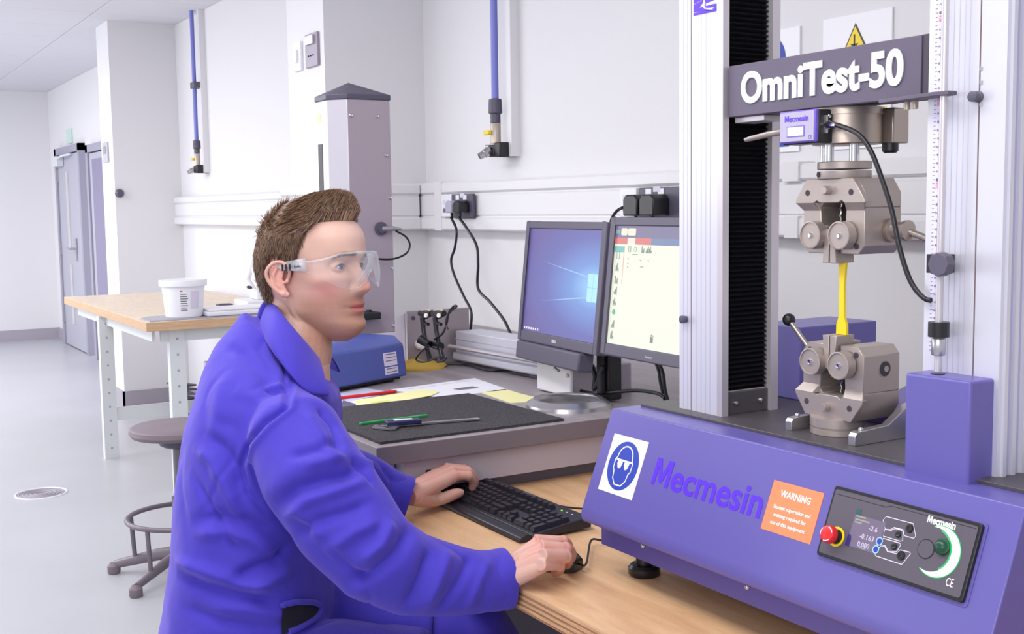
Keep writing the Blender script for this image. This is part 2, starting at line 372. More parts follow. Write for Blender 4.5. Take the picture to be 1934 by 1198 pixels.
# posters on the wall behind the machine
Yw=2.258
ps=thing('safety_poster',(-2.33,Yw,1.5),'white safety poster with blue round sign behind the left machine column','poster')
MB().box((-2.5,Yw-.004,1.506),(-2.2545,Yw,1.832),MT['wprint']).build('sheet',ps)
c=MB(); c.lathe((-2.37,Yw-.004,1.755),(0,-1,0),[(.065,0),(.065,.001)],MT['sblue'],40); c.build('blue_disc',ps)
c=MB(); c.tube([(-2.37+.028*math.cos(a),Yw-.005,1.76+.034*math.sin(a)) for a in [2*PI*k/24 for k in range(24)]],.0025,MT['wprint'],6,closed=True); c.box((-2.40,Yw-.0075,1.755),(-2.34,Yw-.005,1.775),MT['wprint']); c.build('goggles_pictogram',ps)
MB().box((-2.46,Yw-.005,1.52),(-2.29,Yw-.003,1.60),MT['sblue']).build('blue_caption_bar',ps)
text('poster_caption','MUST',.10,.035,MT['wprint'],frame((-2.355,Yw-.005,1.56),(1,0,0),(0,0,1)),ps)
ps=thing('hazard_poster',(-2.06,Yw,1.5),'white hazard poster with yellow warning triangle above the machine crosshead','poster')
MB().box((-2.172,Yw-.004,1.503),(-1.95,Yw,1.835),MT['wprint']).build('sheet',ps)
def tri(cx,cz,r): return [(cx-r*.866,Yw-.004,cz-r*.5),(cx+r*.866,Yw-.004,cz-r*.5),(cx,Yw-.004,cz+r)]
tcx=AY(1618,70,Yw).x
MB().prism(tri(tcx,1.755,.058),(0,-.0010,0),MT['black']).build('triangle_border',ps)
c=MB().prism([(p[0],Yw-.005,p[2]) for p in tri(tcx,1.755,.050)],(0,-.0008,0),MT['yellow']); c.build('warning_triangle',ps)
c=MB().box((tcx-.022,Yw-.0068,1.737),(tcx+.028,Yw-.0058,1.75),MT['black']); c.box((tcx-.004,Yw-.0068,1.75),(tcx+.0,Yw-.0058,1.785),MT['black']); c.prism([(tcx-.014,Yw-.0058,1.762),(tcx+.01,Yw-.0058,1.762),(tcx-.002,Yw-.0058,1.75)],(0,-.001,0),MT['black']); c.build('crush_pictogram',ps)
MB().box((-2.10,Yw-.006,1.52),(-1.962,Yw-.004,1.60),MT['yellow']).build('yellow_caption_bar',ps)
# floor drain
dr=thing('floor_drain',(-5.966,.882,0),'round metal floor drain set in the pale floor','drain')
b=MB()
for k in range(5): b.tube([(-5.966+(.03+.018*k)*math.cos(a),.882+(.03+.018*k)*math.sin(a),.001) for a in [2*PI*i/40 for i in range(40)]],.003,MT['base'],6,closed=True)
b.tube([(-5.966+.118*math.cos(a),.882+.118*math.sin(a),.001) for a in [2*PI*i/48 for i in range(48)]],.005,MT['white'],6,closed=True)
b.lathe((-5.966,.882,.0),(0,0,1),[(.116,0),(.116,.001)],MT['silver'],40); b.build('grating',dr)
# ================================================================ FAR WORKBENCH AND WHAT IS ON IT
wk=thing('workbench',(-6.5,1.7,0),'pale workbench with beech top and perforated white steel legs at far left','table')
b=MB().box((-7.6,1.318,.806),(-5.526,2.2,.85),MT['beeche'],MT['beech']); b.build('tabletop',wk,bevel=.002)
def leg(x,y,h=.8,w=.075,sx=1):
    b=MB(); b.box((x-.004,y,0),(x,y+w,h),MT['palem']); b.box((x-.05,y,0),(x-.004,y+.004,h),MT['palem'])
    k=0
    z=.06
    while z<h:
        b.tube([(x-.001,y+w*.5,z),(x+.0008,y+w*.5,z)],.0065,MT['base'],8); z+=.0775
    o=b.build('leg',wk,label='perforated white steel leg'); return o
leg(-6.6,1.32);leg(-5.59,1.44);leg(-6.6,2.1);leg(-5.59,2.08)
MB().box((-6.618,1.38,.21),(-6.606,2.1,.285),MT['palem']).build('stretcher',wk)
MB().box((-5.612,1.40,.745),(-5.596,2.15,.806),MT['palem']).build('rail',wk)
MB().box((-7.4,1.36,.75),(-5.6,1.375,.806),MT['palem']).build('rail',wk)
mt=MB().prism([(-5.545,1.34,.85),(-5.545,1.95,.85),(-5.75,1.95,.85),(-5.80,1.40,.85),(-5.72,1.34,.85)],(0,0,.006),mat('grey_pad',(168,166,176),.9)).build('work_mat',label='thin grey mat under the white bucket',cat='mat')
bk=thing('plastic_bucket',(-5.66,1.535,.856),'white plastic bucket with lid and printed label','bucket')
MB().lathe((-5.66,1.535,.856),(0,0,1),[(.084,0),(.088,.004),(.105,.178)],MT['white'],40).build('body',bk)
MB().lathe((-5.66,1.535,1.034),(0,0,1),[(.112,-.026),(.114,-.024),(.115,.0),(.113,.004),(.105,.006),(.103,.003)],MT['white'],40).build('lid',bk)
# curved label with printed lines on the bucket side facing the room
def curved(c,r0,r1,a0,a1,z0,z1,m,name,p,off=.0008):
    b=MB(); n=8; vs=[];fs=[]
    for i in range(n+1):
        a=a0+(a1-a0)*i/n
        for z,r in((z0,r0),(z1,r1)): vs.append((c[0]+(r+off)*math.cos(a),c[1]+(r+off)*math.sin(a),z))
    for i in range(n): fs.append((2*i,2*i+2,2*i+3,2*i+1))
    b.add(vs,fs,m,True); o=b.build(name,p); return o
rb=lambda z: .088+(.105-.088)*(z-.86)/.174
for j,(z,w_,mm) in enumerate([(.985,.12,MT['red'])]+[(.97-.011*i,.30+.1*((i*7)%3)/3,MT['ink']) for i in range(8)]):
    a=-.42
    curved((-5.66,1.535),rb(z),rb(z+.004),a,a+w_,z,z+(.006 if j==0 else .004),mm,'printed_line',bk)
curved((-5.66,1.535),rb(.90),rb(.985),.08,.55,.90,.985,MT['lbl'],'side_label',bk)
g=MB().box((-5.93,1.62,.85),(-5.80,1.86,.862),mat('pale_green',(150,216,184),.6)).build('green_notebook',label='pale green pad lying behind the white bucket',cat='pad',bevel=.003)
tr=thing('white_tray',(-5.66,1.85,.856),'flat white plastic tray device beside the bucket on the workbench','tray')
MB().box((-5.76,1.62,.857),(-5.56,2.1,.88),MT['white']).build('base',tr,bevel=.006)
MB().box((-5.75,1.63,.88),(-5.57,2.09,.892),MT['white']).build('top_cover',tr,bevel=.005)
ms=thing('bench_microscope',(-6.05,2.0,.85),'white bench instrument with tilted arm behind the man\'s neck','instrument')
MB().box((-6.12,1.93,.85),(-5.9,2.12,.895),MT['white']).build('base',ms,bevel=.008)
MB().box((-6.06,2.0,.895),(-5.94,2.1,.95),MT['white']).build('stage',ms,bevel=.008)
MB().tube([(-6.05,2.02,.94),(-6.09,2.0,1.0),(-6.05,2.03,1.12),(-6.0,2.06,1.2)],[.018,.016,.02,.028],MT['white'],12).build('arm',ms)
MB().lathe((-6.02,2.05,.98),(0,0,1),[(.02,0),(.045,.02),(.045,.08),(.03,.1)],MT['white'],20).build('head',ms)
for i in range(3): MB().cyl((-5.99+.02*i,1.975,.965),(-5.99+.02*i,1.965,.96),.008,MT['dkhole'],10).build('knob',ms)
MB().box((-6.16,1.84,.85),(-6.1,1.92,.87),MT['char']).build('power_brick',label='small dark box beside the white bench instrument',cat='adaptor',bevel=.004)
pc=thing('pc_tower',(-6.3,1.98,0),'grey-white computer tower standing under the far workbench','computer')
MB().box((-6.5,1.86,.02),(-6.05,2.12,.52),MT['palem']).build('case',pc,bevel=.006)
MB().box((-6.07,1.96,.30),(-6.045,2.04,.38),MT['lbl']).build('vent_panel',pc)
for i,(w_,z) in enumerate(((.0,.52),(.015,.54),(.03,.56))):
    MB().box((-6.42+w_,1.87+w_*.6,z),(-6.12+w_,2.08+w_*.4,z+.018),mat('book_brown%d'%i,((168,140,136),(150,128,130),(182,166,168))[i],.7)).build('folder',label='thin brown folder, %s of the stack on the computer tower'%('bottom','middle','top')[i],cat='folder',group='folders on the computer tower',bevel=.001)
bx=thing('cable_box',(-7.9,2.1,0),'jumble of brown cable and boxes on the floor behind the workbench leg','box')
MB().box((-7.75,1.98,0),(-7.45,2.2,.12),MT['stool']).build('carton',bx,bevel=.01)
b=MB()
for k in range(4): b.tube(crv([(-7.7+.1*math.cos(a+k),2.05+.07*math.sin(a*1.3+k),.13+.03*k) for a in [i*.9 for i in range(8)]],4),.007,MT['char'],6)
b.build('cable_coil',bx)
MB().box((-6.585,1.86,.0),(-6.515,1.95,.30),MT['char']).build('upright_folder',label='dark folder with red foot standing left of the computer tower',cat='folder')
# ---- lab stool
def stool(x,y,ang,label,hz=.575):
    s=thing('lab_stool',(0,0,0),label,'stool')
    MB().lathe((0,0,hz-.045),(0,0,1),[(.1,0),(.168,.006),(.18,.02),(.178,.036),(.168,.043),(.06,.039)],MT['stool'],48).build('seat',s)
    b=MB(); 
    b.cyl((0,0,.2),(0,0,hz-.05),.025,MT['stoolm'],20); b.cyl((0,0,.06),(0,0,.3),.036,MT['stoolm'],20); b.build('column',s)
    MB().lathe((0,0,hz-.085),(0,0,1),[(.05,0),(.07,.01),(.08,.04)],MT['char'],24).build('seat_mount',s)
    MB().tube([(0,0,hz-.07),(.10,-.12,hz-.07),(.17,-.11,hz-.066),(.19,-.15,hz-.07)],.006,MT['stoolm'],8).build('height_lever',s)
    R=.20
    MB().tube([(R*math.cos(a),R*math.sin(a),.225) for a in [2*PI*k/48 for k in range(48)]],.0095,MT['stoolm'],10,closed=True).build('foot_ring',s)
    for k in range(5):
        a=2*PI*k/5; cx,sy=math.cos(a),math.sin(a)
        MB().tube([(0,0,.085),(.10*cx,.10*sy,.075),(.27*cx,.27*sy,.035)],[(.024,.03),(.02,.024),(.013,.017)],MT['stoolm'],12).build('leg',s)
        MB().lathe((.275*cx,.275*sy,0),(0,0,1),[(.02,0),(.024,.006),(.024,.03),(.014,.042)],MT['stool'],16).build('glide',s)
        MB().tube([(R*cx,R*sy,.22),(.19*cx,.19*sy,.06)],.009,MT['stoolm'],8).build('ring_strut',s)
    s.matrix_basis=Matrix.Translation((x,y,0))@Matrix.Rotation(ang,4,'Z'); return s
st=stool(-4.31,1.13,math.radians(235),'grey-brown round lab stool with foot ring, empty, behind the man')
st2=stool(-1.86,.53,.4,'x',hz=.455)
st2['label']='lab stool the man in the blue coat sits on, hidden by his coat'
# ================================================================ GREY BENCH
gb=thing('grey_bench',(-3.2,1.6,0),'grey laboratory bench with thick top along the wall behind the desk','table')
b=MB(); P_=[(-3.03,.925,.862),(-2.06,.925,.862),(-2.06,2.255,.862),(-4.35,2.255,.862),(-4.35,1.55,.862),(-3.03,1.55,.862)]
b.prism(P_,(0,0,.038),MT['benche'],MT['bench']); b.build('bench_top',gb,bevel=.0015)
MB().box((-2.11,.99,.80),(-2.075,2.2,.862),MT['benchf']).build('end_rail',gb)
MB().box((-3.0,.96,.80),(-2.11,.985,.862),mat('bench_rail_white',(206,206,226),.5)).build('front_rail',gb)
MB().box((-2.135,1.01,.3),(-2.12,2.2,.80),mat('end_panel_grey',(126,120,130),.55)).build('end_panel',gb)
for x,y in ((-2.175,.95),(-3.0,.95),(-2.175,2.15),(-4.3,2.15),(-4.3,1.6)):
    MB().box((x,y,0),(x+.05,y+.05,.862),MT['benchf']).build('leg',gb)
for y in (.975,1.045): MB().box((-2.0795 if y<1 else -2.0745,y-.006,.826),(-2.074,y+.006,.838),MT['dkhole']).build('bolt_hole',gb)
# wooden desk
dk=thing('plywood_desk',(-1.0,1.5,0),'plywood desk with layered edge carrying keyboard and testing machine','table')
def plyw():  # plywood veneer
    m=bpy.data.materials.new('plywood_face'); m.use_nodes=True; nt=m.node_tree; b=nt.nodes['Principled BSDF']; b.inputs['Roughness'].default_value=.42
    tc=nt.nodes.new('ShaderNodeTexCoord'); mp=nt.nodes.new('ShaderNodeMapping'); mp.inputs['Scale'].default_value=(1.2,9,3); mp.inputs['Rotation'].default_value=(0,0,.03)
    n=nt.nodes.new('ShaderNodeTexNoise'); n.inputs['Scale'].default_value=3.5; n.inputs['Detail'].default_value=9; n.inputs['Distortion'].default_value=.8
    n2=nt.nodes.new('ShaderNodeTexNoise'); n2.inputs['Scale'].default_value=70; n2.inputs['Detail'].default_value=3
    mx=nt.nodes.new('ShaderNodeMix'); mx.inputs[0].default_value=.25
    r=nt.nodes.new('ShaderNodeValToRGB'); e=r.color_ramp.elements; e[0].position=.32; e[0].color=lin((202,156,114)); e[1].position=.7; e[1].color=lin((232,194,150))
    nt.links.new(tc.outputs['Object'],mp.inputs[0]); nt.links.new(mp.outputs[0],n.inputs[0]); nt.links.new(mp.outputs[0],n2.inputs[0])
    nt.links.new(n.outputs[0],mx.inputs[2]); nt.links.new(n2.outputs[0],mx.inputs[3]); nt.links.new(mx.outputs[0],r.inputs[0]); nt.links.new(r.outputs[0],b.inputs['Base Color'])
    return m
MT['ply']=plyw()
b=MB(); b.box((-2.11,.922,.7665),(-.1,1.78,.77),MT['ply']); b.build('top_veneer',dk)
pl=[(204,162,120),(164,120,88)]
mm=[mat('ply_light',pl[0],.6,var=.12,vscale=9,stretch=(2,30,60)),mat('ply_dark',pl[1],.65,var=.12,vscale=9,stretch=(2,30,60))]
for k in range(8): MB().box((-2.11+.0004*(k%2),.922+.0008*(k%2),.7665-.0042*(k+1)),(-.1,1.78,.7665-.0042*k),mm[k%2]).build('ply_layer',dk)
for x,y in ((-1.3,1.45),(-.2,1.45),(-2.03,1.66),(-.2,1.66)): MB().box((x-.03,y-.03,0),(x+.03,y+.03,.732),MT['black']).build('leg',dk)
MB().box((-2.0,1.64,.66),(-.2,1.68,.73),MT['char']).build('back_rail',dk)
MB().box((-2.0,1.7,.08),(-.2,1.715,.73),mat('modesty_grey',(150,146,154),.6)).build('modesty_panel',dk)
UDL=['thin dark cable under the desk, zigzagging nearest its front edge','thin dark cable dipping deepest under the plywood desk','thin dark cable running nearly level beneath the plywood desk','thin dark cable dropping straight down under the plywood desk','thin dark cable slanting toward the grey bench under the desk']
for i,pts in enumerate([[(-1.75,1.2,.70),(-1.6,1.25,.60),(-1.45,1.18,.69),(-1.3,1.25,.55)],[(-1.8,1.4,.72),(-1.62,1.3,.52),(-1.5,1.32,.66),(-1.35,1.2,.5)],[(-1.9,1.3,.6),(-1.6,1.22,.64),(-1.4,1.28,.6),(-1.2,1.3,.64)],[(-1.55,1.2,.72),(-1.52,1.22,.5),(-1.4,1.3,.3)],[(-1.48,1.22,.72),(-1.6,1.24,.52),(-1.7,1.3,.35)]]):
    cable('under_desk_cable',pts,.003,UDL[i],grp='cables under the desk',n=6)
# felt mat, tools and papers
MB().box((-2.515,.945,.9),(-2.085,1.385,.9055),MT['felt']).build('felt_mat',label='black felt mat on the grey bench corner',cat='mat')
gs=MB().prism([(-2.272,.985,.9055),(-2.283,.985,.9055),(-2.288,1.15,.9055),(-2.277,1.15,.9055)],(0,0,.005),MT['green']).build('green_strip',label='thin green plastic specimen strip on the black mat',cat='strip',bevel=.0008)
cp=thing('digital_caliper',(-2.22,1.07,.906),'steel digital caliper with dark display on the black mat','caliper')
def L(x,y,z=.9105): return AZ(x,y,z)
a0=L(703,806); a1=L(905,790)
dv=(a1-a0).normalized(); pv=Vector((dv.y,-dv.x,0))   # pv: towards the desk side
Tc=Matrix((dv,-pv,Vector((0,0,1)))).transposed().to_4x4(); Tc.translation=Vector((a0.x,a0.y,.906))
Lc=(a1-a0).length
b=MB(); b.T=Tc; b.box((0.01,-.006,.001),(Lc,.008,.0045),MT['silver']); b.build('beam',cp)
b=MB(); b.T=Tc; b.box((.03,-.014,.0045),(.105,.014,.014),mat('caliper_dark',(40,38,84),.35)); b.build('display_housing',cp,bevel=.002)
b=MB(); b.T=Tc; b.box((.048,-.006,.0142),(.088,.009,.0148),MT['lbl']); b.build('display',cp)
b=MB(); b.T=Tc; b.prism([(0,0,.001),(.02,.006,.001),(.018,-.01,.001),(.035,-.04,.001),(.028,-.04,.001),(.004,-.012,.001)],(0,0,.0035),MT['silver']); b.prism([(.0,.004,.001),(.02,.008,.001),(.012,.022,.001)],(0,0,.003),MT['silver']); b.build('fixed_jaw',cp)
b=MB(); b.T=Tc; b.prism([(.03,0,.001),(.055,-.004,.001),(.055,-.018,.001),(.04,-.042,.001),(.035,-.042,.001)],(0,0,.004),MT['silver']); b.build('sliding_jaw',cp)
def sheet(name,pix,m,label,cat='paper',z=.9,th=.0012,g=None):
    return MB().prism([AZ(x,y,z) for x,y in pix],(0,0,th),m).build(name,label=label,cat=cat,group=g)
s=sheet('paper_sheet',[(738,737),(832,752),(960,737),(897,715)],MT['paper'],'white printed sheet with a grey figure on the grey bench')
b=MB().prism([AZ(x,y,.9014) for x,y in ((855,735),(868,737),(905,733),(892,730))],(0,0,.0002),MT['ink']); b.build('printed_figure',s)
for k in range(5): MB().prism([AZ(x,y,.9014) for x,y in ((770+k*22,735-k*3.2),(800+k*22,733-k*3.2),(800+k*22,732.3-k*3.2),(770+k*22,734.3-k*3.2))],(0,0,.0002),MT['lbl']).build('printed_line',s)
sheet('yellow_note',[(907,742),(965,762),(1020,759),(1018,753),(985,745),(955,736)],MT['papery'],'pale yellow sheet by the silver monitor foot')
sheet('yellow_note',[(672,757),(800,736),(830,741),(815,748),(720,765),(672,768)],MT['papery'],'pale yellow paper beside the red strip on the grey bench',z=.902)
sheet('paper_sheet',[(600,752),(690,734),(740,742),(640,764)],mat('paper_lilac',(196,198,222),.8),'lilac-white sheet near the blue instrument, left of the big sheet',z=.9)
sheet('paper_sheet',[(600,775),(652,748),(760,768),(660,790),(600,800)],MT['paper'],'white sheet partly under the yellow paper and black mat edge',z=.9002,th=.0008)
sheet('leaflet',[(648,757),(672,764),(664,778),(640,776)],mat('leaflet_dark',(92,90,120),.6),'small dark leaflet by the man\'s chest',z=.9012)
sheet('small_tag',[(700,760),(735,757),(745,762),(708,768)],mat('tag_green',(210,214,110),.7),'small yellow-green tag between the papers',z=.9040)
MB().tube([AZ(600,757,.905),AZ(748,739.5,.905)],.0042,MT['red'],10).build('red_rod',label='thin red plastic strip lying across the papers',cat='strip')
# yellow cloth
def lump(name,c,sx,sy,sz,m,label,cat,seed):
    b=MB(); n=14; vs=[];fs=[]
    for i in range(n+1):
        a=PI*i/n/2
        for k in range(2*n):
            t=PI*k/n; r=1+.25*noise.noise(Vector((math.cos(t)*1.5+seed,math.sin(t)*1.5,a)))
            vs.append((c[0]+sx*r*math.sin(a)*math.cos(t),c[1]+sy*r*math.sin(a)*math.sin(t),c[2]+sz*math.cos(a)*(1+.4*noise.noise(Vector((a*3,t,seed))))))
    for i in range(n):
        for k in range(2*n): fs.append((i*2*n+k,(i+1)*2*n+k,(i+1)*2*n+(k+1)%(2*n),i*2*n+(k+1)%(2*n)))
    b.add(vs,fs,m,True); return b.build(name,label=label,cat=cat)
lump('yellow_cloth',(-3.04,1.49,.9),.07,.1,.022,MT['cloth'],'crumpled mustard-yellow cloth beside the blue instrument','cloth',3)
# aluminium rail assembly (horizontal test frame) lying along the wall
rl=thing('rail_frame',(-2.7,1.62,.9),'long aluminium rail with steel end plate lying on the grey bench','machine')
ra=Vector((-3.055,1.64,0)); rb_=Vector((-2.495,1.671,0)); d=(rb_-ra); dn=d.normalized(); pn=Vector((dn.y,-dn.x,0))
def Q(z,o,base=ra): return Vector((base.x,base.y,z))+pn*o
b=MB(); b.prism([Q(.925,0),Q(1.0,0),Q(1.0,-.09),Q(.925,-.09)],d,MT['alu']); b.build('main_rail',rl,bevel=.004)
b=MB(); b.prism([Q(.912,.012),Q(.938,.012),Q(.938,0),Q(.912,0)],d,MT['alu']); b.build('lower_rail',rl,bevel=.006)
for z in (.948,.975): MB().prism([Q(z,.0015),Q(z+.002,.0015),Q(z+.002,0),Q(z,0)],d,MT['alus']).build('rail_groove',rl)
b=MB(); b.tube([Q(.955,.022),Q(.955,.022,rb_)],.006,MT['alus'],10); b.build('guide_rod',rl)
b=MB(); b.prism([(-3.09,1.49,.9),(-3.075,1.49,.9),(-3.075,1.70,.9),(-3.09,1.70,.9)],(0,0,.165),mat('end_plate_steel',(160,150,156),.4,.5)); b.build('end_plate',rl,bevel=.002)
MB().prism([(-3.36,1.49,.9),(-3.09,1.49,.9),(-3.09,1.49,1.06),(-3.36,1.49,.98)],(0,.03,0),mat('wedge_plate',(150,140,152),.45,.4)).build('side_plate',rl,bevel=.002)
MB().lathe((-3.075,1.53,.965),(1,-.0,0),[(.016,0),(.016,.02),(.012,.03)],MT['white'],18).build('end_boss',rl)
for y,z in ((1.51,1.045),(1.51,.915),(1.58,.915),(1.66,.915)): screw((-3.075,y,z),(1,0,0),.006,rl,m=MT['char'])
# twin clamps (extensometer) sitting on the rail
ex=thing('extensometer',(-2.99,1.60,.95),'black twin-arm clip-on gauge with tangled leads on the rail end','instrument')
def E(x,y,Y=1.575): return AY(x,y,Y-.125)
for dx in (0,24):
    MB().tube([E(798+dx,600),E(800+dx,625),E(806+dx,655),E(812+dx,678)],[.008,.007,.006,.009],MT['black'],10).build('arm',ex)
    MB().tube([E(794+dx,592),E(803+dx,596),E(815+dx,592)],[.009,.011,.008],MT['black'],10).build('clamp_head',ex)
    MB().tube(crv([E(793+dx,590),E(800+dx,586),E(810+dx,586),E(814+dx,592)],4),.003,mat('tan_clip',(190,176,158),.4),8).build('wire_clip',ex)
    MB().lathe(E(806+dx,596,1.562),(.3,-1,0),[(.006,0),(.006,.005)],MT['white'],12).build('thumb_screw',ex)
    MB().tube([E(800+dx,610),E(809+dx,613)],.005,MT['black'],8).build('pivot',ex)
MB().tube([E(792,640,1.53),E(802,646,1.54),E(815,650),E(832,655)],[.013,.012,.01,.012],MT['black'],12).build('barrel',ex)
for p_ in ([(806,655),(792,668),(786,680),(800,684),(826,676),(843,674),(838,682),(826,684)],[(820,642),(836,630),(844,610),(848,590),(858,578),(862,580),(848,592),(842,610),(846,622)]):
    MB().tube(crv([E(x,y,1.565) for x,y in p_],6),.0028,MT['black'],8).build('lead',ex)
def CB(pts,r,label,z=.906): return cable('bench_cable',[AZ(x,y,z) for x,y in pts],r,label)
CB([(765,668),(800,667),(840,668),(868,676),(900,683),(950,690),(1000,700)],.0045,'thick black cable from the blue instrument along the rail')
CB([(765,690),(800,688),(830,689),(880,689),(920,700),(965,700),(1020,710)],.003,'thin black cable crossing the yellow cloth along the bench')
# ---- grey column test stand with blue base
def twr():
    t=thing('test_stand',(-3.02,1.32,.9),'tall grey column test stand with blue base behind the man\'s face','machine')
    # blue base
    a=AZ(770,710,.912); c=AZ(600,741,.912); e=(c-a).normalized(); back=Vector((-e.y,e.x,0)); back=back if back.x<0 else -back
    w=.30; dpt=.30; hgt=.108
    def q(u,v,z): return Vector((a.x,a.y,0))+e*u+back*v+Vector((0,0,z))
    b=MB(); b.prism([q(0,.0,.912),q(0,dpt,.912),q(0,dpt,1.018),q(0,.045,1.022),q(0,.012,1.0)],e*w,MT['blues']); b.build('base_housing',t,bevel=.006)
    b=MB(); 
    for u in (.04,w-.04):
        for v in (.04,dpt-.04): b.cyl(q(u,v,.9),q(u,v,.913),.018,MT['rubber'],16)
    b.prism([q(.02,.01,.9055),q(w-.02,.01,.9055),q(w-.02,dpt-.01,.9055),q(.02,dpt-.01,.9055)],(0,0,.0065),MT['rubber']); b.build('rubber_foot',t)
    lm=MT['lbl']
    fu=(q(0,.012,1.0)-q(0,0,.912)); 
    def face(u,s,o=.0006): return q(u,0,.912)+fu*s-back*o
    for (u0,u1,s0,s1) in ((.035,.085,.40,.80),(.035,.085,.14,.36)):
        LB=MB().prism([face(u0,s0,0),face(u1,s0,0),face(u1,s1,0),face(u0,s1,0)],-back*.001,lm).build('rating_label',t)
        for k in range(3): 
            s_=s1-.06-.1*k
            if s_>s0+.04: MB().prism([face(u0+.005,s_,.001),face(u1-.006,s_,.001),face(u1-.006,s_+.025,.001),face(u0+.005,s_+.025,.001)],-back*.0004,MT['ink']).build('printed_line',LB)
    # column
    cx,cy=-3.085,1.335; hw=.072; z0,z1=1.015,1.674
    pts=[(-.058,-.085),(.025,-.085),(.075,-.045),(.075,.085),(-.075,.085),(-.075,-.07)]
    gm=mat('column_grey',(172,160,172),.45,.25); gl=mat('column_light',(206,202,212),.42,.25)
    b=MB(); P=[(cx+x,cy+y) for x,y in pts]; n=len(P)
    b.prism([(x,y,z0) for x,y in P],(0,0,z1-z0),gm)
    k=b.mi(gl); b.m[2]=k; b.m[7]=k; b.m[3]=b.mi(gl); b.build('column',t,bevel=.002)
    MB().box((cx-.045,cy-.0865,z0+.05),(cx-.015,cy-.084,z1-.12),MT['black']).build('column_slot',t)
    MB().box((cx-.05,cy-.0865,z1-.06),(cx-.02,cy-.085,z1-.035),MT['papery']).build('yellow_sticker',t)
    # cap
    b=MB(); pr_=[(x*1.03,y*1.03) for x,y in pts]; n=len(pr_)
    vs=[(cx+x,cy+y,z1) for x,y in pr_]+[(cx+x,cy+y,z1+.014) for x,y in pr_]+[(cx+.005,cy-.01,z1+.052)]
    fs=[tuple(range(n))[::-1]]+[(i,(i+1)%n,n+(i+1)%n,n+i) for i in range(n)]+[(n+i,n+(i+1)%n,2*n) for i in range(n)]
    b.add(vs,fs,MT['char']); b.build('cap',t,bevel=.002)
    for y,z in ((cy+.045,z1-.045),(cy-.035,z1-.045),(cy+.078,z0+.02),(cy+.078,1.2),(cy+.078,1.4),(cy+.07,1.52)): screw((cx+.075,y,z),(1,0,0),.0055,t)
    # connector and cable loop
    cc=AX(719,432,cx+.078)
    MB().lathe(cc,(1,0,0),[(.019,0),(.019,.006),(.013,.007),(.013,.014)],MT['char'],20).build('connector_socket',t)
    MB().tube([cc+Vector((.01,0,0)),cc+Vector((.02,.03,0)),cc+Vector((.022,.055,-.002))],[.008,.007,.003],MT['silver'],12).build('connector_plug',t)
    MB().tube(crv([cc+Vector((.022,.05,-.001))]+[AX(x,y,cx+.10) for x,y in ((748,436),(766,447),(774,462),(768,478),(748,488),(725,490),(700,486),(684,478))],8),.0028,MT['black'],8).build('sensor_lead',t)
    # dark platen arm
    pa=AX(690,597,cx+.13)
    MB().box((pa.x-.06,pa.y-.02,pa.z-.012),(pa.x,pa.y+.05,pa.z+.008),MT['rubber']).build('platen_arm',t,bevel=.004)
    MB().cyl((pa.x-.02,pa.y+.02,pa.z+.008),(pa.x-.02,pa.y+.02,pa.z+.014),.008,MT['rubber'],12).build('platen_knob',t)
    MB().lathe((cx+.12,cy-.11,1.018),(0,0,1),[(.035,0),(.035,.01),(.01,.014),(.01,.03)],MT['silver'],24).build('lower_grip',t)
    return t
twr()
# ---- monitors
def monitor(name,xl,yl,ztop,ang,w,h,label,scr):
    t=thing(name,(xl,yl,.9),label,'monitor')
    T=Matrix.Translation((xl,yl,ztop-h))@Matrix.Rotation(ang,4,'Z')@Matrix.Translation((0,0,h/2))@Matrix.Rotation(math.radians(-6),4,'X')@Matrix.Translation((0,0,-h/2))
    bz=.0185
    b=MB(); b.T=T
    b.box((0,0,0),(bz,.03,h),MT['char']); b.box((w-bz,0,0),(w,.03,h),MT['char']); b.box((bz,0,h-bz),(w-bz,.03,h),MT['char']); b.box((bz,0,0),(w-bz,.03,.026),MT['char']); b.build('bezel',t,bevel=.0025)
    b=MB(); b.T=T; b.box((bz-.002,.005,.024),(w-bz+.002,.03,h-bz+.002),scr); b.build('screen',t)
    b=MB(); b.T=T; b.box((.02,.03,.02),(w-.02,.055,h-.02),MT['char']); b.build('back_shell',t,bevel=.01)
    return t,T,bz
# screens
def screen_blue():
    m=bpy.data.materials.new('desktop_wallpaper'); m.use_nodes=True; nt=m.node_tree; b=nt.nodes['Principled BSDF']; b.inputs['Base Color'].default_value=(.01,.01,.02,1); b.inputs['Roughness'].default_value=.35
    tc=nt.nodes.new('ShaderNodeTexCoord'); g=nt.nodes.new('ShaderNodeTexGradient'); g.gradient_type='SPHERICAL'
    mp=nt.nodes.new('ShaderNodeMapping'); mp.vector_type='POINT'
    mp.inputs['Scale'].default_value=(1.0,0,1.5); mp.inputs['Location'].default_value=(-.93,0,-.75)
    nt.links.new(tc.outputs['Generated'],mp.inputs[0]); nt.links.new(mp.outputs[0],g.inputs[0])
    r=nt.nodes.new('ShaderNodeValToRGB'); e=r.color_ramp.elements; e[0].color=lin((104,92,160)); e[1].color=lin((150,205,250)); e[1].position=.95
    x=e.new(.35); x.color=lin((98,102,178)); x=e.new(.7); x.color=lin((112,150,218))
    nt.links.new(g.outputs[0],r.inputs[0]); nt.links.new(r.outputs[0],b.inputs['Emission Color']); b.inputs['Emission Strength'].default_value=.78
    return m
MW,MH=.377,.305
t,T,bz=monitor('monitor',-2.538,1.560,1.333,math.radians(-5),MW+.028,MH,'left black monitor with blue light-beam desktop wallpaper',screen_blue())
scb=T
def onscr(T,x0,z0,x1,z1,m,name,p,off=.0044,th=.0004):
    b=MB(); b.T=T; b.box((x0,off,z0),(x1,off+th,z1),m); return b.build(name,p)
beam=emis('screen_beam',(150,196,244),.75); pane=emis('screen_pane',(160,214,255),.95); wht=emis('screen_white',(236,240,240),.85)
b=MB(); b.T=T
wx,wz=.372,.152
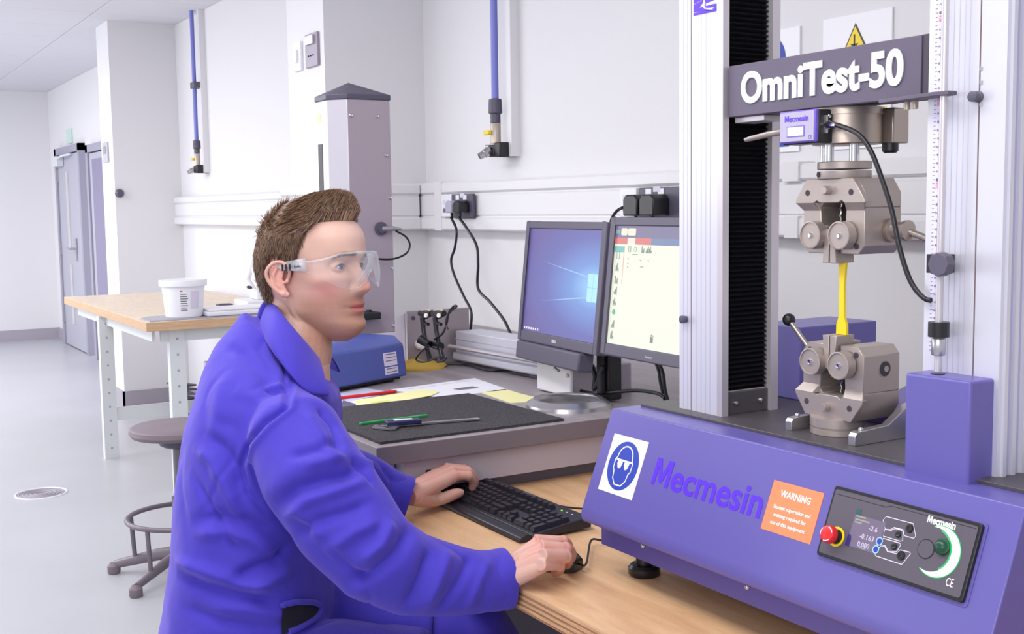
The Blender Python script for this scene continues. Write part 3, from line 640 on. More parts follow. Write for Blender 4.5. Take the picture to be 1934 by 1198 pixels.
for i in range(2):
    for j in range(2):
        x0=wx-.040+i*.025; z0=wz+.001+(-.033 if j==0 else 0); b.prism([(x0,.0044,z0),(x0+.0235,.0044,z0-.001 if j==0 else z0),(x0+.0235,.0044,z0+.032),(x0,.0044,z0+.031)],(0,.0004,0),pane)
b.build('window_logo',t)
b=MB(); b.T=T; b.prism([(wx-.036,.0046,wz+.026),(.10,.0046,wz+.054),(wx-.036,.0046,wz+.022)],(0,.0003,0),beam); b.prism([(wx-.036,.0046,wz-.025),(.10,.0046,wz-.046),(wx-.036,.0046,wz-.021)],(0,.0003,0),beam); b.build('light_beam',t)
for i in range(7): onscr(T,.026+i*.012,.031,.0315+i*.012,.036,wht,'taskbar_icon',t)
text('bezel_lettering','DELL',.022,.0075,MT['wprint'],T@frame((.2,-.0002,.013),(1,0,0),(0,0,1)),t,offset=.02)
b=MB(); b.T=T; b.box((.02,-.012,-.046),(MW-.03,.03,-.001),MT['char']); b.build('sound_bar',t,bevel=.005)
b=MB(); b.T=T; b.tube([(.18,.02,-.047),(.18,.02,-.055),(.20,.02,-.058)],.004,MT['silver'],8); b.build('audio_jack',t)
# stand of left monitor: dark spine and silver ring foot
b=MB(); b.box((-2.255,1.60,.905),(-2.215,1.64,1.2),MT['black']); b.box((-2.245,1.585,.92),(-2.225,1.60,1.06),MT['rubber']); b.build('stand_column',t,bevel=.004)
rc=(-2.235,1.497,.9)
MB().lathe(rc,(0,0,1),[(.064,.003),(.074,.018),(.082,.020),(.1,.009),(.102,0),(.06,0),(.064,.003)],MT['silver'],56).build('ring_foot',t)
# right monitor
cream=emis('screen_cream',(222,226,208),.9)
t2,T2,bz=monitor('monitor',-2.098,1.508,1.344,math.radians(-2.5),MW,MH,'right black monitor showing a cream test-software window',cream)
et=lambda n,c,s=.85: emis(n,c,s)
onscr(T2,bz,MH-bz-.026,MW-bz,MH-bz,et('screen_header',(112,104,140)),'title_bar',t2)
onscr(T2,bz,MH-bz-.040,.155,MH-bz-.026,et('screen_red',(210,110,104)),'menu_bar',t2); onscr(T2,.155,MH-bz-.040,MW-bz,MH-bz-.026,et('screen_blueb',(104,124,164)),'menu_bar_end',t2)
onscr(T2,.068,MH-bz-.040,.097,MH-bz-.0262,et('screen_tab',(232,222,206)),'selected_tab',t2,off=.0040)
onscr(T2,bz+.002,MH-bz-.058,.058,MH-bz-.045,et('screen_teal',(104,180,176)),'side_header',t2)
onscr(T2,.0565,MH-.145,.0575,MH-bz-.058,et('screen_redline',(220,120,110)),'divider_line',t2)
for x0,w_ in ((.041,.024),(.067,.03)):
    b=MB(); b.T=T2; z=MH-bz-.013; b.prism([(x0,.0040,z-.006),(x0+.004,.0040,z-.008),(x0+w_-.004,.0040,z-.008),(x0+w_,.0040,z-.006),(x0+w_,.0040,z+.006),(x0+w_-.004,.0040,z+.008),(x0+.004,.0040,z+.008),(x0,.0040,z+.006)],(0,.0003,0),et('screen_pill',(228,224,204))); b.build('menu_button',t2)
for x0 in (.024,.034):
    b=MB(); b.T=T2; b.lathe((x0,.0043,MH-bz-.013),(0,-1,0),[(.0045,0),(.0045,.0004)],et('screen_tealdot',(120,160,160)),14); b.build('round_icon',t2)
ink=et('screen_ink',(120,134,126),.7); grn=et('screen_green',(70,170,120),.8)
for k,z in enumerate((.226,.2,.172,.148,.124,.1,.074,.05)):
    z=z-.004; x=.036
    if k==5:
        b=MB(); b.T=T2; b.lathe((x,.0043,z),(0,-1,0),[(.006,0),(.006,.0005)],grn,16); b.build('side_icon',t2)
    elif k==0:
        b=MB(); b.T=T2
        b.tube([(x-.005,.0042,z-.008),(x+.005,.0042,z-.008),(x+.005,.0042,z+.008),(x-.005,.0042,z+.008)],.0006,ink,4,closed=True); b.build('side_icon',t2)
    else:
        b=MB(); b.T=T2
        for q in range(3): b.box((x-.006+q*.004,.0041,z-.008),(x-.003+q*.004,.0045,z-.008+.006+.005*((q+k)%3)),ink if (q+k)%3 else grn)
        b.box((x-.007,.0041,z-.0095),(x+.007,.0045,z-.0085),ink); b.build('side_icon',t2)
for k,x in enumerate((.078,.1,.128,.144,.155)):
    b=MB(); b.T=T2; z=.236
    if k==1: b.lathe((x,.0043,z),(0,-1,0),[(.0055,0),(.0055,.0004)],grn,16); b.lathe((x,.0039,z),(0,-1,0),[(.004,0),(.004,.0002)],cream,16)
    elif k==0: b.tube([(x-.004,.0042,z-.006),(x+.004,.0042,z-.006),(x+.004,.0042,z+.006),(x-.004,.0042,z+.006)],.0006,ink,4,closed=True)
    else:
        for q in range(3): b.box((x-.005+q*.0035,.0041,z-.007),(x-.0025+q*.0035,.0045,z-.007+.006+.004*((q+k)%3)),ink)
    b.build('tool_icon',t2)
for x,z,s in ((.075,.215,.006),(.075,.205,.004),(.075,.197,.004),(.122,.213,.006),(.15,.213,.007),(.1,.225,.02),(.128,.199,.012)):
    onscr(T2,x-s/2,z-.0008,x+s/2,z+.0008,ink,'caption_line',t2)
b=MB(); b.T=T2; x,z=.185,.05; b.box((x-.005,.0041,z-.009),(x+.005,.0045,z+.004),ink); b.box((x-.006,.0041,z+.005),(x+.006,.0045,z+.007),ink); b.box((x-.002,.0041,z+.007),(x+.002,.0045,z+.009),ink); b.build('bin_icon',t2)
text('bezel_lettering','lenovo',.022,.0055,MT['lbl'],T2@frame((.187,-.0002,.011),(1,0,0),(0,0,1)),t2)
b=MB(); b.box((-1.93,1.60,.905),(-1.88,1.64,1.2),MT['black']); b.build('stand_column',t2,bevel=.004)
MB().box((-2.02,1.53,.9),(-1.79,1.72,.912),MT['char']).build('stand_foot',t2,bevel=.005)
# small desktop computer under the monitors
pc=thing('desktop_computer',(-2.4,1.63,.9),'small white-fronted desktop computer standing under the left monitor','computer')
MB().box((-2.475,1.575,.902),(-2.33,1.755,.972),mat('pc_side',(176,168,180),.5)).build('case',pc,bevel=.003)
MB().box((-2.48,1.565,.902),(-2.325,1.576,.975),MT['white']).build('front_panel',pc,bevel=.004)
MB().lathe((-2.335,1.563,.955),(0,-1,0),[(.005,0),(.005,.003)],MT['brass'],12).build('power_button',pc)
cable('monitor_lead',[AY(x,y,1.6) for x,y in ((1062,680),(1070,705),(1085,730),(1110,742),(1150,742),(1200,738),(1240,743),(1256,752))],.0045,'thick black lead looping beneath the two monitors')
cable('monitor_lead',[AY(x,y,1.62) for x,y in ((1236,680),(1244,700),(1248,725),(1256,757))],.004,'black lead dropping from the right monitor by the machine column')
cable('monitor_lead',[AY(x,y,1.60) for x,y in ((1242,680),(1252,705),(1256,735),(1262,760))],.004,'second black lead dropping from the right monitor, nearest the column')
cable('monitor_lead',[AY(x,y,1.59) for x,y in ((1118,690),(1124,712),(1122,735),(1132,715),(1140,692))],.006,'bunched black lead loop on the dark monitor stand')
# ================================================================ TESTING MACHINE
XL,XR=-1.52,-.762
tm=thing('testing_machine',(-1.14,1.35,.77),'large blue and silver materials testing machine on the plywood desk','machine')
# base housing
b=MB()
prof=[(1.105,1.038),(1.044,.884),(1.040,.870),(1.043,.860),(1.052,.856),(1.075,.856),(1.075,.852),(1.62,.852),(1.62,1.038)]
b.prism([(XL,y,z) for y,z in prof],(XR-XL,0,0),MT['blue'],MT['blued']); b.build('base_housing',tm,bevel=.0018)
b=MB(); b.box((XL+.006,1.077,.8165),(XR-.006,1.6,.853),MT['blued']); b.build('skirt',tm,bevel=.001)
for x in (-1.40,-1.165,-.93): screw((x,1.0765,.842 if x<-1.3 else .842),(0,-1,0),.0042,tm)
for x,y in ((-1.462,1.125),(-.82,1.125),(-1.462,1.55),(-.82,1.55)):
    b=MB(); b.lathe((x,y,.77),(0,0,1),[(.024,0),(.026,.003),(.026,.013),(.022,.018),(.0135,.019),(.0135,.045),(.012,.049)],MT['black'],28); b.build('levelling_foot',tm)
b=MB(); b.box((-1.508,1.154,1.0375),(-.775,1.60,1.043),MT['plate']); b.build('deck_plate',tm,bevel=.001)
# fascia frame
FB=Vector((-1.52,1.044,.882)); FV=(Vector((-1.52,1.105,1.038))-FB).normalized()
FT=frame(FB,(1,0,0),FV)   # local x along width, y up the slope, z outwards
def FR(u,v,n=0): return FT@Matrix.Translation((u,v,n))
def flat(pts,m,name,p,n=.0002,th=.0006):
    b=MB(); b.T=FT; b.prism([(u,v,n) for u,v in pts],(0,0,th),m); return b.build(name,p)
# goggles sign
u0,u1,v0,v1=.0268,.1161,.036,.1293
sg=flat([(u0,v0),(u1,v0),(u1,v1),(u0,v1)],MT['wprint'],'safety_sign',tm); sg['label']='white sticker with blue round goggles sign'
cu,cv=(u0+u1)/2,(v0+v1)/2
flat([(cu+.0375*math.cos(a),cv+.0395*math.sin(a)) for a in [2*PI*k/48 for k in range(48)]],MT['sblue'],'blue_disc',sg,.0008,.0003)
def stroke(pts,r,m,name,p,n=.0012,closed=False):
    b=MB(); b.T=FT; b.tube([(u,v,n) for u,v in pts],[(r,.0002) if 0 else r]*len(pts),m,6,closed=closed)
    for i in range(len(b.v)):
        l=FT.inverted()@b.v[i]; l.z=n+(l.z-n)*.12; b.v[i]=FT@l
    return b.build(name,p)
hd=[]
for a in [PI*k/14 for k in range(15)]: hd.append((cu+.0185*math.cos(a),cv+.0125+.019*math.sin(a)))
hd+= [(cu-.0225,cv+.007),(cu-.022,cv-.007),(cu-.0185,cv-.010),(cu-.0165,cv-.022),(cu-.008,cv-.0315),(cu+.008,cv-.0315),(cu+.0165,cv-.022),(cu+.0185,cv-.010),(cu+.022,cv-.007),(cu+.0225,cv+.007)]
stroke(hd,.0011,MT['wprint'],'head_outline',sg,closed=True)
stroke([(cu-.019,cv+.008),(cu+.019,cv+.008)],.0016,MT['wprint'],'goggle_strap',sg)
for sx in (-1,1): flat([(cu+sx*.0085+.0065*math.cos(a)*(1 if math.sin(a)>0 else .8),cv+.002+.0075*math.sin(a)) for a in [2*PI*k/20 for k in range(20)]],MT['wprint'],'goggle_lens',sg,.0011,.0004)
# warning label
u0,u1,v0,v1=.3918,.4818,.057,.1247
wl=flat([(u0,v0),(u1,v0),(u1,v1),(u0,v1)],MT['orange'],'warning_sticker',tm); wl['label']='orange WARNING sticker'
text('lettering','WARNING',.054,.0095,MT['wprint'],FR((u0+u1)/2,v1-.015,.0008),wl,offset=.02)
for k,(t_,w_) in enumerate((('Student supervision and',.0665),('training required for',.058),('use of this equipment',.062))):
    text('lettering',t_,w_,.0068,MT['wprint'],FR((u0+u1)/2,v1-.0345-.0105*k,.0008),wl,thick=.0003,res=2,offset=.012)
text('maker_lettering','Mecmesin',.236,.043,MT['purple'],FR(.266,.0895,.0002),tm,thick=.0008,offset=.018,spacing=1.0,res=6)
# control panel
u0,u1,v0,v1=.500,.7165,.048,.138
b=MB(); b.T=FT; r=.004
def rr(u0,v0,u1,v1,r,n=4):
    o=[]
    for cx,cy,a0 in ((u1-r,v1-r,0),(u0+r,v1-r,90),(u0+r,v0+r,180),(u1-r,v0+r,270)):
        for k in range(n+1): a=math.radians(a0+90*k/n); o.append((cx+r*math.cos(a),cy+r*math.sin(a)))
    return o
b=MB(); b.T=FT; b.prism([(u,v,0) for u,v in rr(u0-.003,v0-.004,u1+.004,v1+.002,.005)],(0,0,.0015),MT['blue']); b.build('panel_surround',tm)
cpn=mat('panel_grey',(86,80,92),.42,bump=.04,bscale=600)
b=MB(); b.T=FT; b.prism([(u,v,0) for u,v in rr(u0,v0,u1,v1,r)],(0,0,.006),MT['black']); pn=b.build('control_panel',tm,bevel=.001)
flat(rr(u0+.0035,v0+.004,u1-.004,v1-.004,.003),cpn,'panel_face',pn,.006,.0006)
stroke([(u0+.006,v1-.010),(u0+.085,v1-.010),(u0+.092,v1-.007),(u1-.006,v1-.007)],.0004,MT['black'],'panel_groove',pn,.0068)
sc=emis('panel_screen',(150,134,170),.6)
s0=flat([(.5425,.0705),(.5890,.0705),(.5915,.110),(.5440,.110)],sc,'display_screen',pn,.0067,.0003)
flat([(.5438,.1103),(.5510,.1103),(.5515,.117),(.5443,.117)],emis('screen_tealtab',(50,130,140),.5),'screen_tab',s0,.0068,.0003)
flat([(.541,.070),(.5475,.070),(.548,.078),(.546,.084),(.5415,.084)],emis('screen_navy',(60,56,150),.5),'screen_button',s0,.0071,.0003)
for tx,u,v,w_,h_ in (('-2.6',.576,.0985,.013,.006),('-0.163',.570,.0865,.021,.0062),('0.000',.568,.0765,.018,.0062)): text('readout',tx,w_,h_,emis('readout_white',(225,215,245),.9),FR(u,v,.0072),s0,thick=.0003,res=2)
for k,(w_,v) in enumerate(((.015,.1075),(.022,.1035),(.011,.1))): flat([(.546,v),(.546+w_,v),(.546+w_,v+.0018),(.546,v+.0018)],emis('caption%d'%k,(200,205,180),.6),'screen_caption',s0,.0071,.0002)
flat([(.5625,.0716),(.5725,.0716),(.5725,.073),(.5625,.073)],emis('caption_g',(190,205,190),.6),'screen_caption',s0,.0071,.0002)
for u,v in ((.5893,.0865),(.5873,.0760)):
    b=MB(); b.T=FT; b.tube([(u+.0042*math.cos(a),v+.0045*math.sin(a),.0072) for a in [2*PI*k/20 for k in range(20)]],.0006,emis('ring_cyan',(170,225,255),1.0),6,closed=True); b.lathe((u,v,.0069),(0,0,1),[(.0036,0),(.0036,.0004)],MT['sblue'],18); b.build('round_icon',s0)
# outlined soft-key shapes traced on the panel
def UV(x,y):
    d=ray(x,y); n=FT.to_3x3().col[2]; t=((FB-O).dot(n))/d.dot(n); q=FT.inverted()@(O+d*t); return (q.x,q.y)
def kp(L_): return [UV(1600+x*.10855,950+y*.10855) for x,y in L_]
for L_ in ([(690,320),(745,262),(1215,385),(1255,600),(1225,640),(1060,595),(1035,490),(880,450),(820,490),(725,480)],
           [(720,485),(825,505),(900,470),(1010,500),(1040,520),(1030,680),(985,690),(690,600)],
           [(690,640),(970,720),(1000,750),(925,870),(780,870),(730,770),(650,745)],
           [(540,890),(560,945),(1015,1095),(1170,905),(1150,880),(985,840),(925,905),(765,870),(720,785),(650,770)]):
    stroke(kp(L_),.00055,MT['lbl'],'key_outline',pn,.0069,closed=True)
for x,y,r in ((1150,470,.0052),(950,570,.0042),(880,780,.0042),(1000,940,.0056)):
    u,v=kp([(x,y)])[0]
    b=MB(); b.T=FT; b.lathe((u,v,.0066),(0,0,1),[(r,0),(r*.95,.0012),(r*.6,.0016),(r*.3,.001)],MT['black'],20); b.build('soft_key',pn)
text('maker_lettering','Mecmesin',.0385,.0092,MT['wprint'],FR(.6655,.1275,.0067),pn,offset=.03)
text('ce_mark','CE',.0095,.0095,MT['wprint'],FR(.6958,.0655,.0067),pn)
# crescent light ring
cl=emis('crescent_light',(200,255,224),2.6)
cu,cv=.6705,.0945; R1=.0292
outer=[];inner=[]
for k in range(37):
    a=math.radians(-128+ (116+128)*k/36); outer.append((cu+R1*math.cos(a),cv+R1*math.sin(a)))
c2=(cu-.0085,cv+.0005); 
p0,p1=outer[0],outer[-1]
a0=math.atan2(p0[1]-c2[1],p0[0]-c2[0]); a1=math.atan2(p1[1]-c2[1],p1[0]-c2[0])
r0=math.hypot(p0[0]-c2[0],p0[1]-c2[1]); r1=math.hypot(p1[0]-c2[0],p1[1]-c2[1])
for k in range(37): t=k/36; a=a0+(a1-a0)*t; r=r0+(r1-r0)*t; inner.append((c2[0]+r*math.cos(a)*1.03,c2[1]+r*math.sin(a)))
b=MB(); b.T=FT; vs=[(u,v,.0068) for u,v in outer]+[(u,v,.0072) for u,v in inner]; b.add(vs,[(k,k+1,37+k+1,37+k) for k in range(36)],cl); b.build('crescent_light',pn)
gl=emis('crescent_green',(30,170,90),1.3)
inner2=[(c2[0]+(u-c2[0])*.90,c2[1]+(v-c2[1])*.90) for u,v in inner]
b=MB(); b.T=FT; vs=[(u,v,.0071) for u,v in inner]+[(u,v,.0067) for u,v in inner2]; b.add(vs,[(k,k+1,37+k+1,37+k) for k in range(10,36-4)],gl); b.build('green_glow_strip',pn)
b=MB(); b.T=FT; b.tube([(cu+(R1+.0003)*math.cos(math.radians(-128+244*k/36)),cv+(R1+.0003)*math.sin(math.radians(-128+244*k/36)),.0067) for k in range(37)],.0007,gl,6); b.build('green_glow_strip',pn)
b=MB(); b.T=FT; b.lathe((.6545,.0935,.0066),(0,0,1),[(.0115,0),(.011,.0006),(.0106,.0004),(.0104,.001)],cpn,28); b.build('centre_button',pn)
b=MB(); b.T=FT; b.tube([(.6545+.011*math.cos(a),.0935+.011*math.sin(a),.0072) for a in [2*PI*k/28 for k in range(28)]],.0003,MT['black'],5,closed=True); b.build('button_groove',pn)
b=MB(); b.T=FT; b.lathe((.6755,.101,.0066),(0,0,1),[(.0095,0),(.009,.004),(.006,.008),(.003,.0092)],mat('dark_green_knob',(16,70,50),.3),24); b.build('jog_knob',pn)
# emergency stop
b=MB(); b.T=FT; b.lathe((.5245,.0765,.0066),(0,0,1),[(.0125,0),(.0125,.0006)],MT['yellow'],30); b.lathe((.5245,.0765,.0072),(0,0,1),[(.0095,0),(.008,.006),(.006,.010)],MT['black'],24); b.build('stop_collar',pn)
b=MB(); b.T=FT; b.lathe((.5245,.0765,.0165),(0,0,1),[(.0085,-.001),(.0112,.001),(.0115,.005),(.010,.009),(.007,.0105)],MT['red'],30); st_=b.build('emergency_stop',pn)
b=MB(); b.T=FT
for a0 in (20,140,260): b.tube([(.5245+.0088*math.cos(math.radians(a0+t*10)),.0765+.0088*math.sin(math.radians(a0+t*10)),.0262) for t in range(7)],.0006,MT['wprint'],5)
b.build('arrow_mark',st_)
# ---- columns
CX0,CX1=-1.439,-1.337; YF,YB=1.18,1.296; ZT=2.02
def column(name,x0,x1,mirror,label):
    c=MB(); w=x1-x0
    g0=x0+w*(.27 if not mirror else .72)
    c.box((x0,YF,1.042),(g0,YB,ZT),MT['alu']); c.box((g0+.0022,YF,1.042),(x1-.012 if True else x1,YF+.012,ZT),MT['alu']); c.box((g0,YF+.001,1.042),(g0+.0022,YB-.01,ZT),mat('slot_shadow',(110,92,102),.7))
    c.box((x1-.012,YF,1.042),(x1,YF+.0125,ZT),MT['alus']); c.box((g0+.0022,YB-.016,1.042),(x1,YB,ZT),MT['alus'])
    o=c.build(name,tm,label=label); return o
lc=column('column',CX0,CX1,False,'left aluminium column')
for x in (-1.3975,-1.387,-1.3765,-1.366): MB().box((x,YF-.0004,1.043),(x+.0012,YF+.0006,ZT-.02),MT['flute']).build('flute',lc)
for x in (-1.43,-1.42): MB().box((x,YF-.0004,1.043),(x+.001,YF+.0006,ZT-.02),MT['flute']).build('flute',lc)
b=MB(); z=1.075; ys=(YF+.013,YB-.017); N=0
xi,xo=-1.3515,-1.3445
vs=[];fs=[]
while z<ZT-.02:
    vs+=[(xi,ys[0],z),(xi,ys[1],z),(xo,ys[0],z+.0035),(xo,ys[1],z+.0035)]; z+=.0075; N+=2
for i in range(N-1): fs.append((2*i,2*i+1,2*i+3,2*i+2))
b.add(vs,fs,MT['blackm']); b.box((-1.41,YF+.0125,1.045),(-1.353,YB-.0165,ZT-.03),MT['blackm']); b.build('bellows',lc)
b=MB(); b.box((-1.37,YF+.0135,1.043),(-1.342,YB-.0165,1.078),MT['plate']); bb=b.build('bellows_clamp',lc,bevel=.0008)
MB().box((-1.365,YF+.016,1.078),(-1.345,YB-.018,1.080),MT['alus']).build('clamp_strip',lc)
for y in (1.211,1.262): screw((-1.342,y,1.061),(1,0,0),.0038,lc)
kb=AY(1296,603,YF)
b=MB(); b.lathe(kb,(0,-1,0),[(.0055,0),(.0055,.003),(.004,.004),(.0062,.005),(.0062,.010),(.0045,.011)],MT['char'],18); b.build('limit_knob',lc)
# logo on the left column
def LP(x,y): p=AY(1290+x*.0501,y*.0501,YF-.0003); return (p.x,YF-.0003,p.z)
def lf(pts,nm,m=None): return MB().prism([LP(x,y) for x,y in pts],(0,-.0004,0),m or MT['purple']).build(nm,lc)
lf([(400,600),(1260,420),(1260,330),(400,500)],'logo_bar')
lf([(400,460),(400,180),(740,10),(750,-120),(1260,-230),(1260,-40),(870,110),(820,40),(780,200),(870,270),(1250,210),(1250,110),(1255,330),(900,390),(740,440)],'logo_mark') if False else None
lf([(400,470),(400,180),(700,30),(760,-60),(740,100),(620,270),(540,310),(740,260),(800,340),(1240,380),(740,430)],'logo_mark')
lf([(820,-60),(1240,-150),(1200,-10),(880,115),(820,60)],'logo_mark')
lf([(820,110),(860,110),(850,230),(1100,160),(1260,130),(1260,350),(1100,330),(1200,260),(900,290),(820,260)],'logo_mark')
lf([(400,150),(400,-330),(1260,-520),(1260,-180),(820,-80),(700,0)],'logo_mark')
# right column
RX0,RX1=-.963,-.8545
rc_=MB()
g0=AY(1850,100,YF).x
rc_.box((RX0,YF,1.042),(g0,YB,ZT),MT['alu']); rc_.box((g0+.0022,YF,1.042),(RX1,YB-.004,ZT),MT['alu']); rc_.box((g0,YF+.001,1.042),(g0+.0022,YB-.01,ZT),mat('slot_shadow2',(120,98,96),.7))
rcol=rc_.build('column',tm,label='right aluminium column')
for x in (-.928,-.920,-.912,-.905): MB().box((x,YF-.0003,1.043),(x+.0009,YF+.0006,ZT-.02),MT['flute']).build('flute',rcol)
for y in (1.186,1.203,1.222,1.24,1.262,1.28):
    b=MB(); b.box((RX1-.001,y,1.043),(RX1+.004,y+.0065,ZT-.02),MT['alu']); b.build('rib',rcol)
for y in (1.195,1.212,1.231,1.251,1.271): MB().box((RX1-.001,y,1.043),(RX1+.0008,y+.006,ZT-.02),mat('rib_gap',(176,176,214),.5)).build('rib_gap',rcol)
b=MB(); b.box((-1.46,1.175,ZT),(-.83,1.31,ZT+.06),MT['blue']); b.build('top_beam',tm,bevel=.004)
# knob and slot nuts
k_=AY(1849,183,YF)
b=MB(); b.lathe(k_,(0,-1,0),[(.0065,0),(.0065,.004),(.005,.005),(.0062,.006),(.0062,.013),(.004,.014)],MT['char'],18); b.build('limit_knob',rcol)
for y_ in (130,156,198): 
    q_=AY(1852,y_,YF); MB().box((q_.x-.001,YF-.001,q_.z-.002),(q_.x+.003,YF+.001,q_.z+.002),MT['silver']).build('slot_nut',rcol)
# ruler
b=MB(); b.box((-.9535,YF-.0012,1.185),(-.9395,YF,ZT-.05),mat('ruler_lilac',(214,210,236),.5)); ru=b.build('ruler',rcol)
pinkr=mat('ruler_red',(214,110,140),.6); rg=mat('ruler_ink',(104,96,124),.6)
for i in range(1,46):
    z=1.185+.01*i
    if i%10==0:
        text('ruler_number','%d'%(i*10),.0085,.0048,pinkr,frame((-.9465,YF-.0012,z+.003),(0,0,1),(-1,0,0)),ru,thick=.0003,res=1)
    else: text('ruler_number','%d'%(i%10),.0034,.0030,rg,frame((-.9465,YF-.0012,z),(0,0,1),(-1,0,0)),ru,thick=.0003,res=1)
b=MB()
for i in range(0,92): b.box((-.9532,YF-.0015,1.185+.005*i),(-.9532+(.0025 if i%2 else .0036),YF-.0011,1.1856+.005*i),rg)
b.build('ruler_ticks',ru,kind='stuff')
# rod with stops
b=MB(); b.tube([(-.9245,1.160,1.163),(-.9245,1.160,1.78)],.0045,MT['alus'],14); rd=b.build('trip_rod',tm)
b=MB(); b.lathe((-.9245,1.160,1.183),(0,0,1),[(.0075,0),(.0082,.001),(.0082,.020),(.0075,.021)],MT['silver'],20); b.build('coupling',rd)
b=MB(); b.lathe((-.9245,1.160,1.2055),(0,0,1),[(.0125,0),(.0125,.018)],MT['black'],24); b.build('stop_collar',rd)
b=MB(); b.box((-.936,1.149,1.283),(-.912,1.171,1.3055),MT['black']); b.build('stop_block',rd,bevel=.0008)
kx=AY(1773,500,1.13)
b=MB(); n=8; 
star=[]
for i in range(32):
    a=2*PI*i/32; r=.0138*(1+.045*math.cos(8*a)); star.append((r*math.cos(a),r*math.sin(a)))
b.prism([(kx.x+u,1.142,kx.z+v) for u,v in star],(0,-.014,0),MT['char']); b.cyl((kx.x,1.15,kx.z),(kx.x,1.141,kx.z),.006,MT['black'],14); b.build('clamp_knob',rd,bevel=.001)
# guard box
gx0,gx1=-.955,-.861
b=MB(); b.box((gx0,1.138,1.0),(gx1,1.20,1.16),MT['blue']); gd=b.build('rod_guard',tm,bevel=.0035,bseg=3)
MB().lathe((-.9245,1.160,1.1603),(0,0,1),[(.0085,0),(.0085,.0004)],MT['black'],20).build('guard_hole',gd)
for z in (1.035,1.115): screw((gx1,1.186,z),(1,0,0),.0042,gd)
MB().box((gx0-.001,1.137,.9985),(gx1+.001,1.2,1.0005),MT['black']).build('guard_seam',gd)
# ---- rear blue cabinet and ramp guard behind the grips
b=MB(); b.box((-1.48,1.38,1.043),(-1.372,1.56,1.165),MT['blue']); b.build('rear_cabinet',tm,bevel=.002)
b=MB(); b.prism([(-1.19,1.33,1.043),(-1.19,1.33,1.062),(-1.19,1.46,1.10),(-1.19,1.56,1.10),(-1.19,1.56,1.043)],(.20,0,0),MT['blue']); b.build('ramp_guard',tm,bevel=.001)
for nm,x0,yf,pf in (('support_arm',-1.208,1.186,[(0,0),(0,.013),(.004,.018),(.01,.019),(.12,.021),(.12,0)]),('support_arm',-1.082,1.178,[(0,0),(0,.013),(.004,.018),(.010,.019),(.065,.022),(.105,.046),(.16,.052),(.16,0)])):
    b=MB(); b.prism([(x0,yf+y,1.043+z) for y,z in pf],(.0125,0,0),MT['silver']); b.build(nm,tm,bevel=.0008)
    screw((x0+.006,yf+.018,1.0625),(0,0,1),.0035,tm)
# ---- crosshead
b=MB(); b.box((-1.332,1.187,1.4985),(-.9805,1.20,1.574),MT['banner']); ch=b.build('crosshead_banner',tm,bevel=.0012)
b=MB(); b.box((-1.345,1.20,1.503),(-.972,1.285,1.570),MT['bannere']); b.build('crosshead_beam',tm,bevel=.001)
b=MB(); b.box((-.9803,1.189,1.4985),(-.9685,1.204,1.5745),MT['bannere']); b.build('banner_end_cap',tm,bevel=.001)
text('model_lettering','OmniTest-50',.297,.047,MT['logo'],frame((-1.155,1.1866,1.5385),(1,0,0),(0,0,1)),ch,thick=.0018,offset=.032,spacing=1.0,res=6)
b=MB(); b.prism([(-1.03,1.168,1.4935),(-.932,1.15,1.4935),(-.912,1.152,1.4935),(-.912,1.168,1.4935),(-1.03,1.196,1.4935)],(0,0,.005),MT['banner']); b.build('trip_bar',tm,bevel=.0008)
for x in (-1.0,-.988): MB().cyl((x,1.186,1.4935),(x,1.186,1.484),.0042,MT['brass'],12).build('trip_bolt',tm)
b=MB(); b.box((-1.333,1.2,1.490),(-1.27,1.24,1.4985),MT['alus']); b.build('cable_bracket',tm,bevel=.0008)
# ---- load cell and couplings
AX_,AY_=-1.150,1.238
lcx=thing('load_cell',(AX_,AY_,1.42),'steel cylindrical load cell hanging beneath the crosshead','load cell')
MB().lathe((AX_,AY_+.004,1.449),(0,0,1),[(.046,0),(.0475,.001),(.0475,.05)],MT['steel'],44).build('body',lcx)
MB().lathe((AX_,AY_+.004,1.449+.04),(0,0,1),[(.050,0),(.050,.0095)],MT['steel'],44).build('flange',lcx)
b=MB(); b.box((AX_+.026,AY_+.03,1.449),(AX_+.058,AY_+.062,1.497),MT['steel']); b.build('side_block',lcx,bevel=.002)
MB().lathe((AX_+.045,AY_+.04,1.449),(0,0,-1),[(.011,0),(.011,.010),(.008,.013)],MT['black'],20).build('bump_stop',lcx)
for dx,dy in ((-.026,-.012),(-.004,-.026),(.024,-.008),(.0,.02)): MB().cyl((AX_+dx,AY_+dy,1.422),(AX_+dx,AY_+dy,1.45),.0065,MT['chrome'],18).build('tie_rod',lcx)
MB().lathe((AX_,AY_,1.402),(0,0,1),[(.036,0),(.0365,.001),(.0365,.0105)],MT['grip'],44).build('lock_ring',lcx)
b=MB(); b.lathe((AX_,AY_,1.415),(0,0,1),[(.036,0),(.037,.001),(.037,.0095),(.036,.0105)],MT['grip'],44); b.build('adaptor_disc',lcx)
MB().cyl((AX_-.016,AY_-.0335,1.408),(AX_-.0165,AY_-.035,1.408),.0035,MT['dkhole'],12).build('pin_hole',lcx)
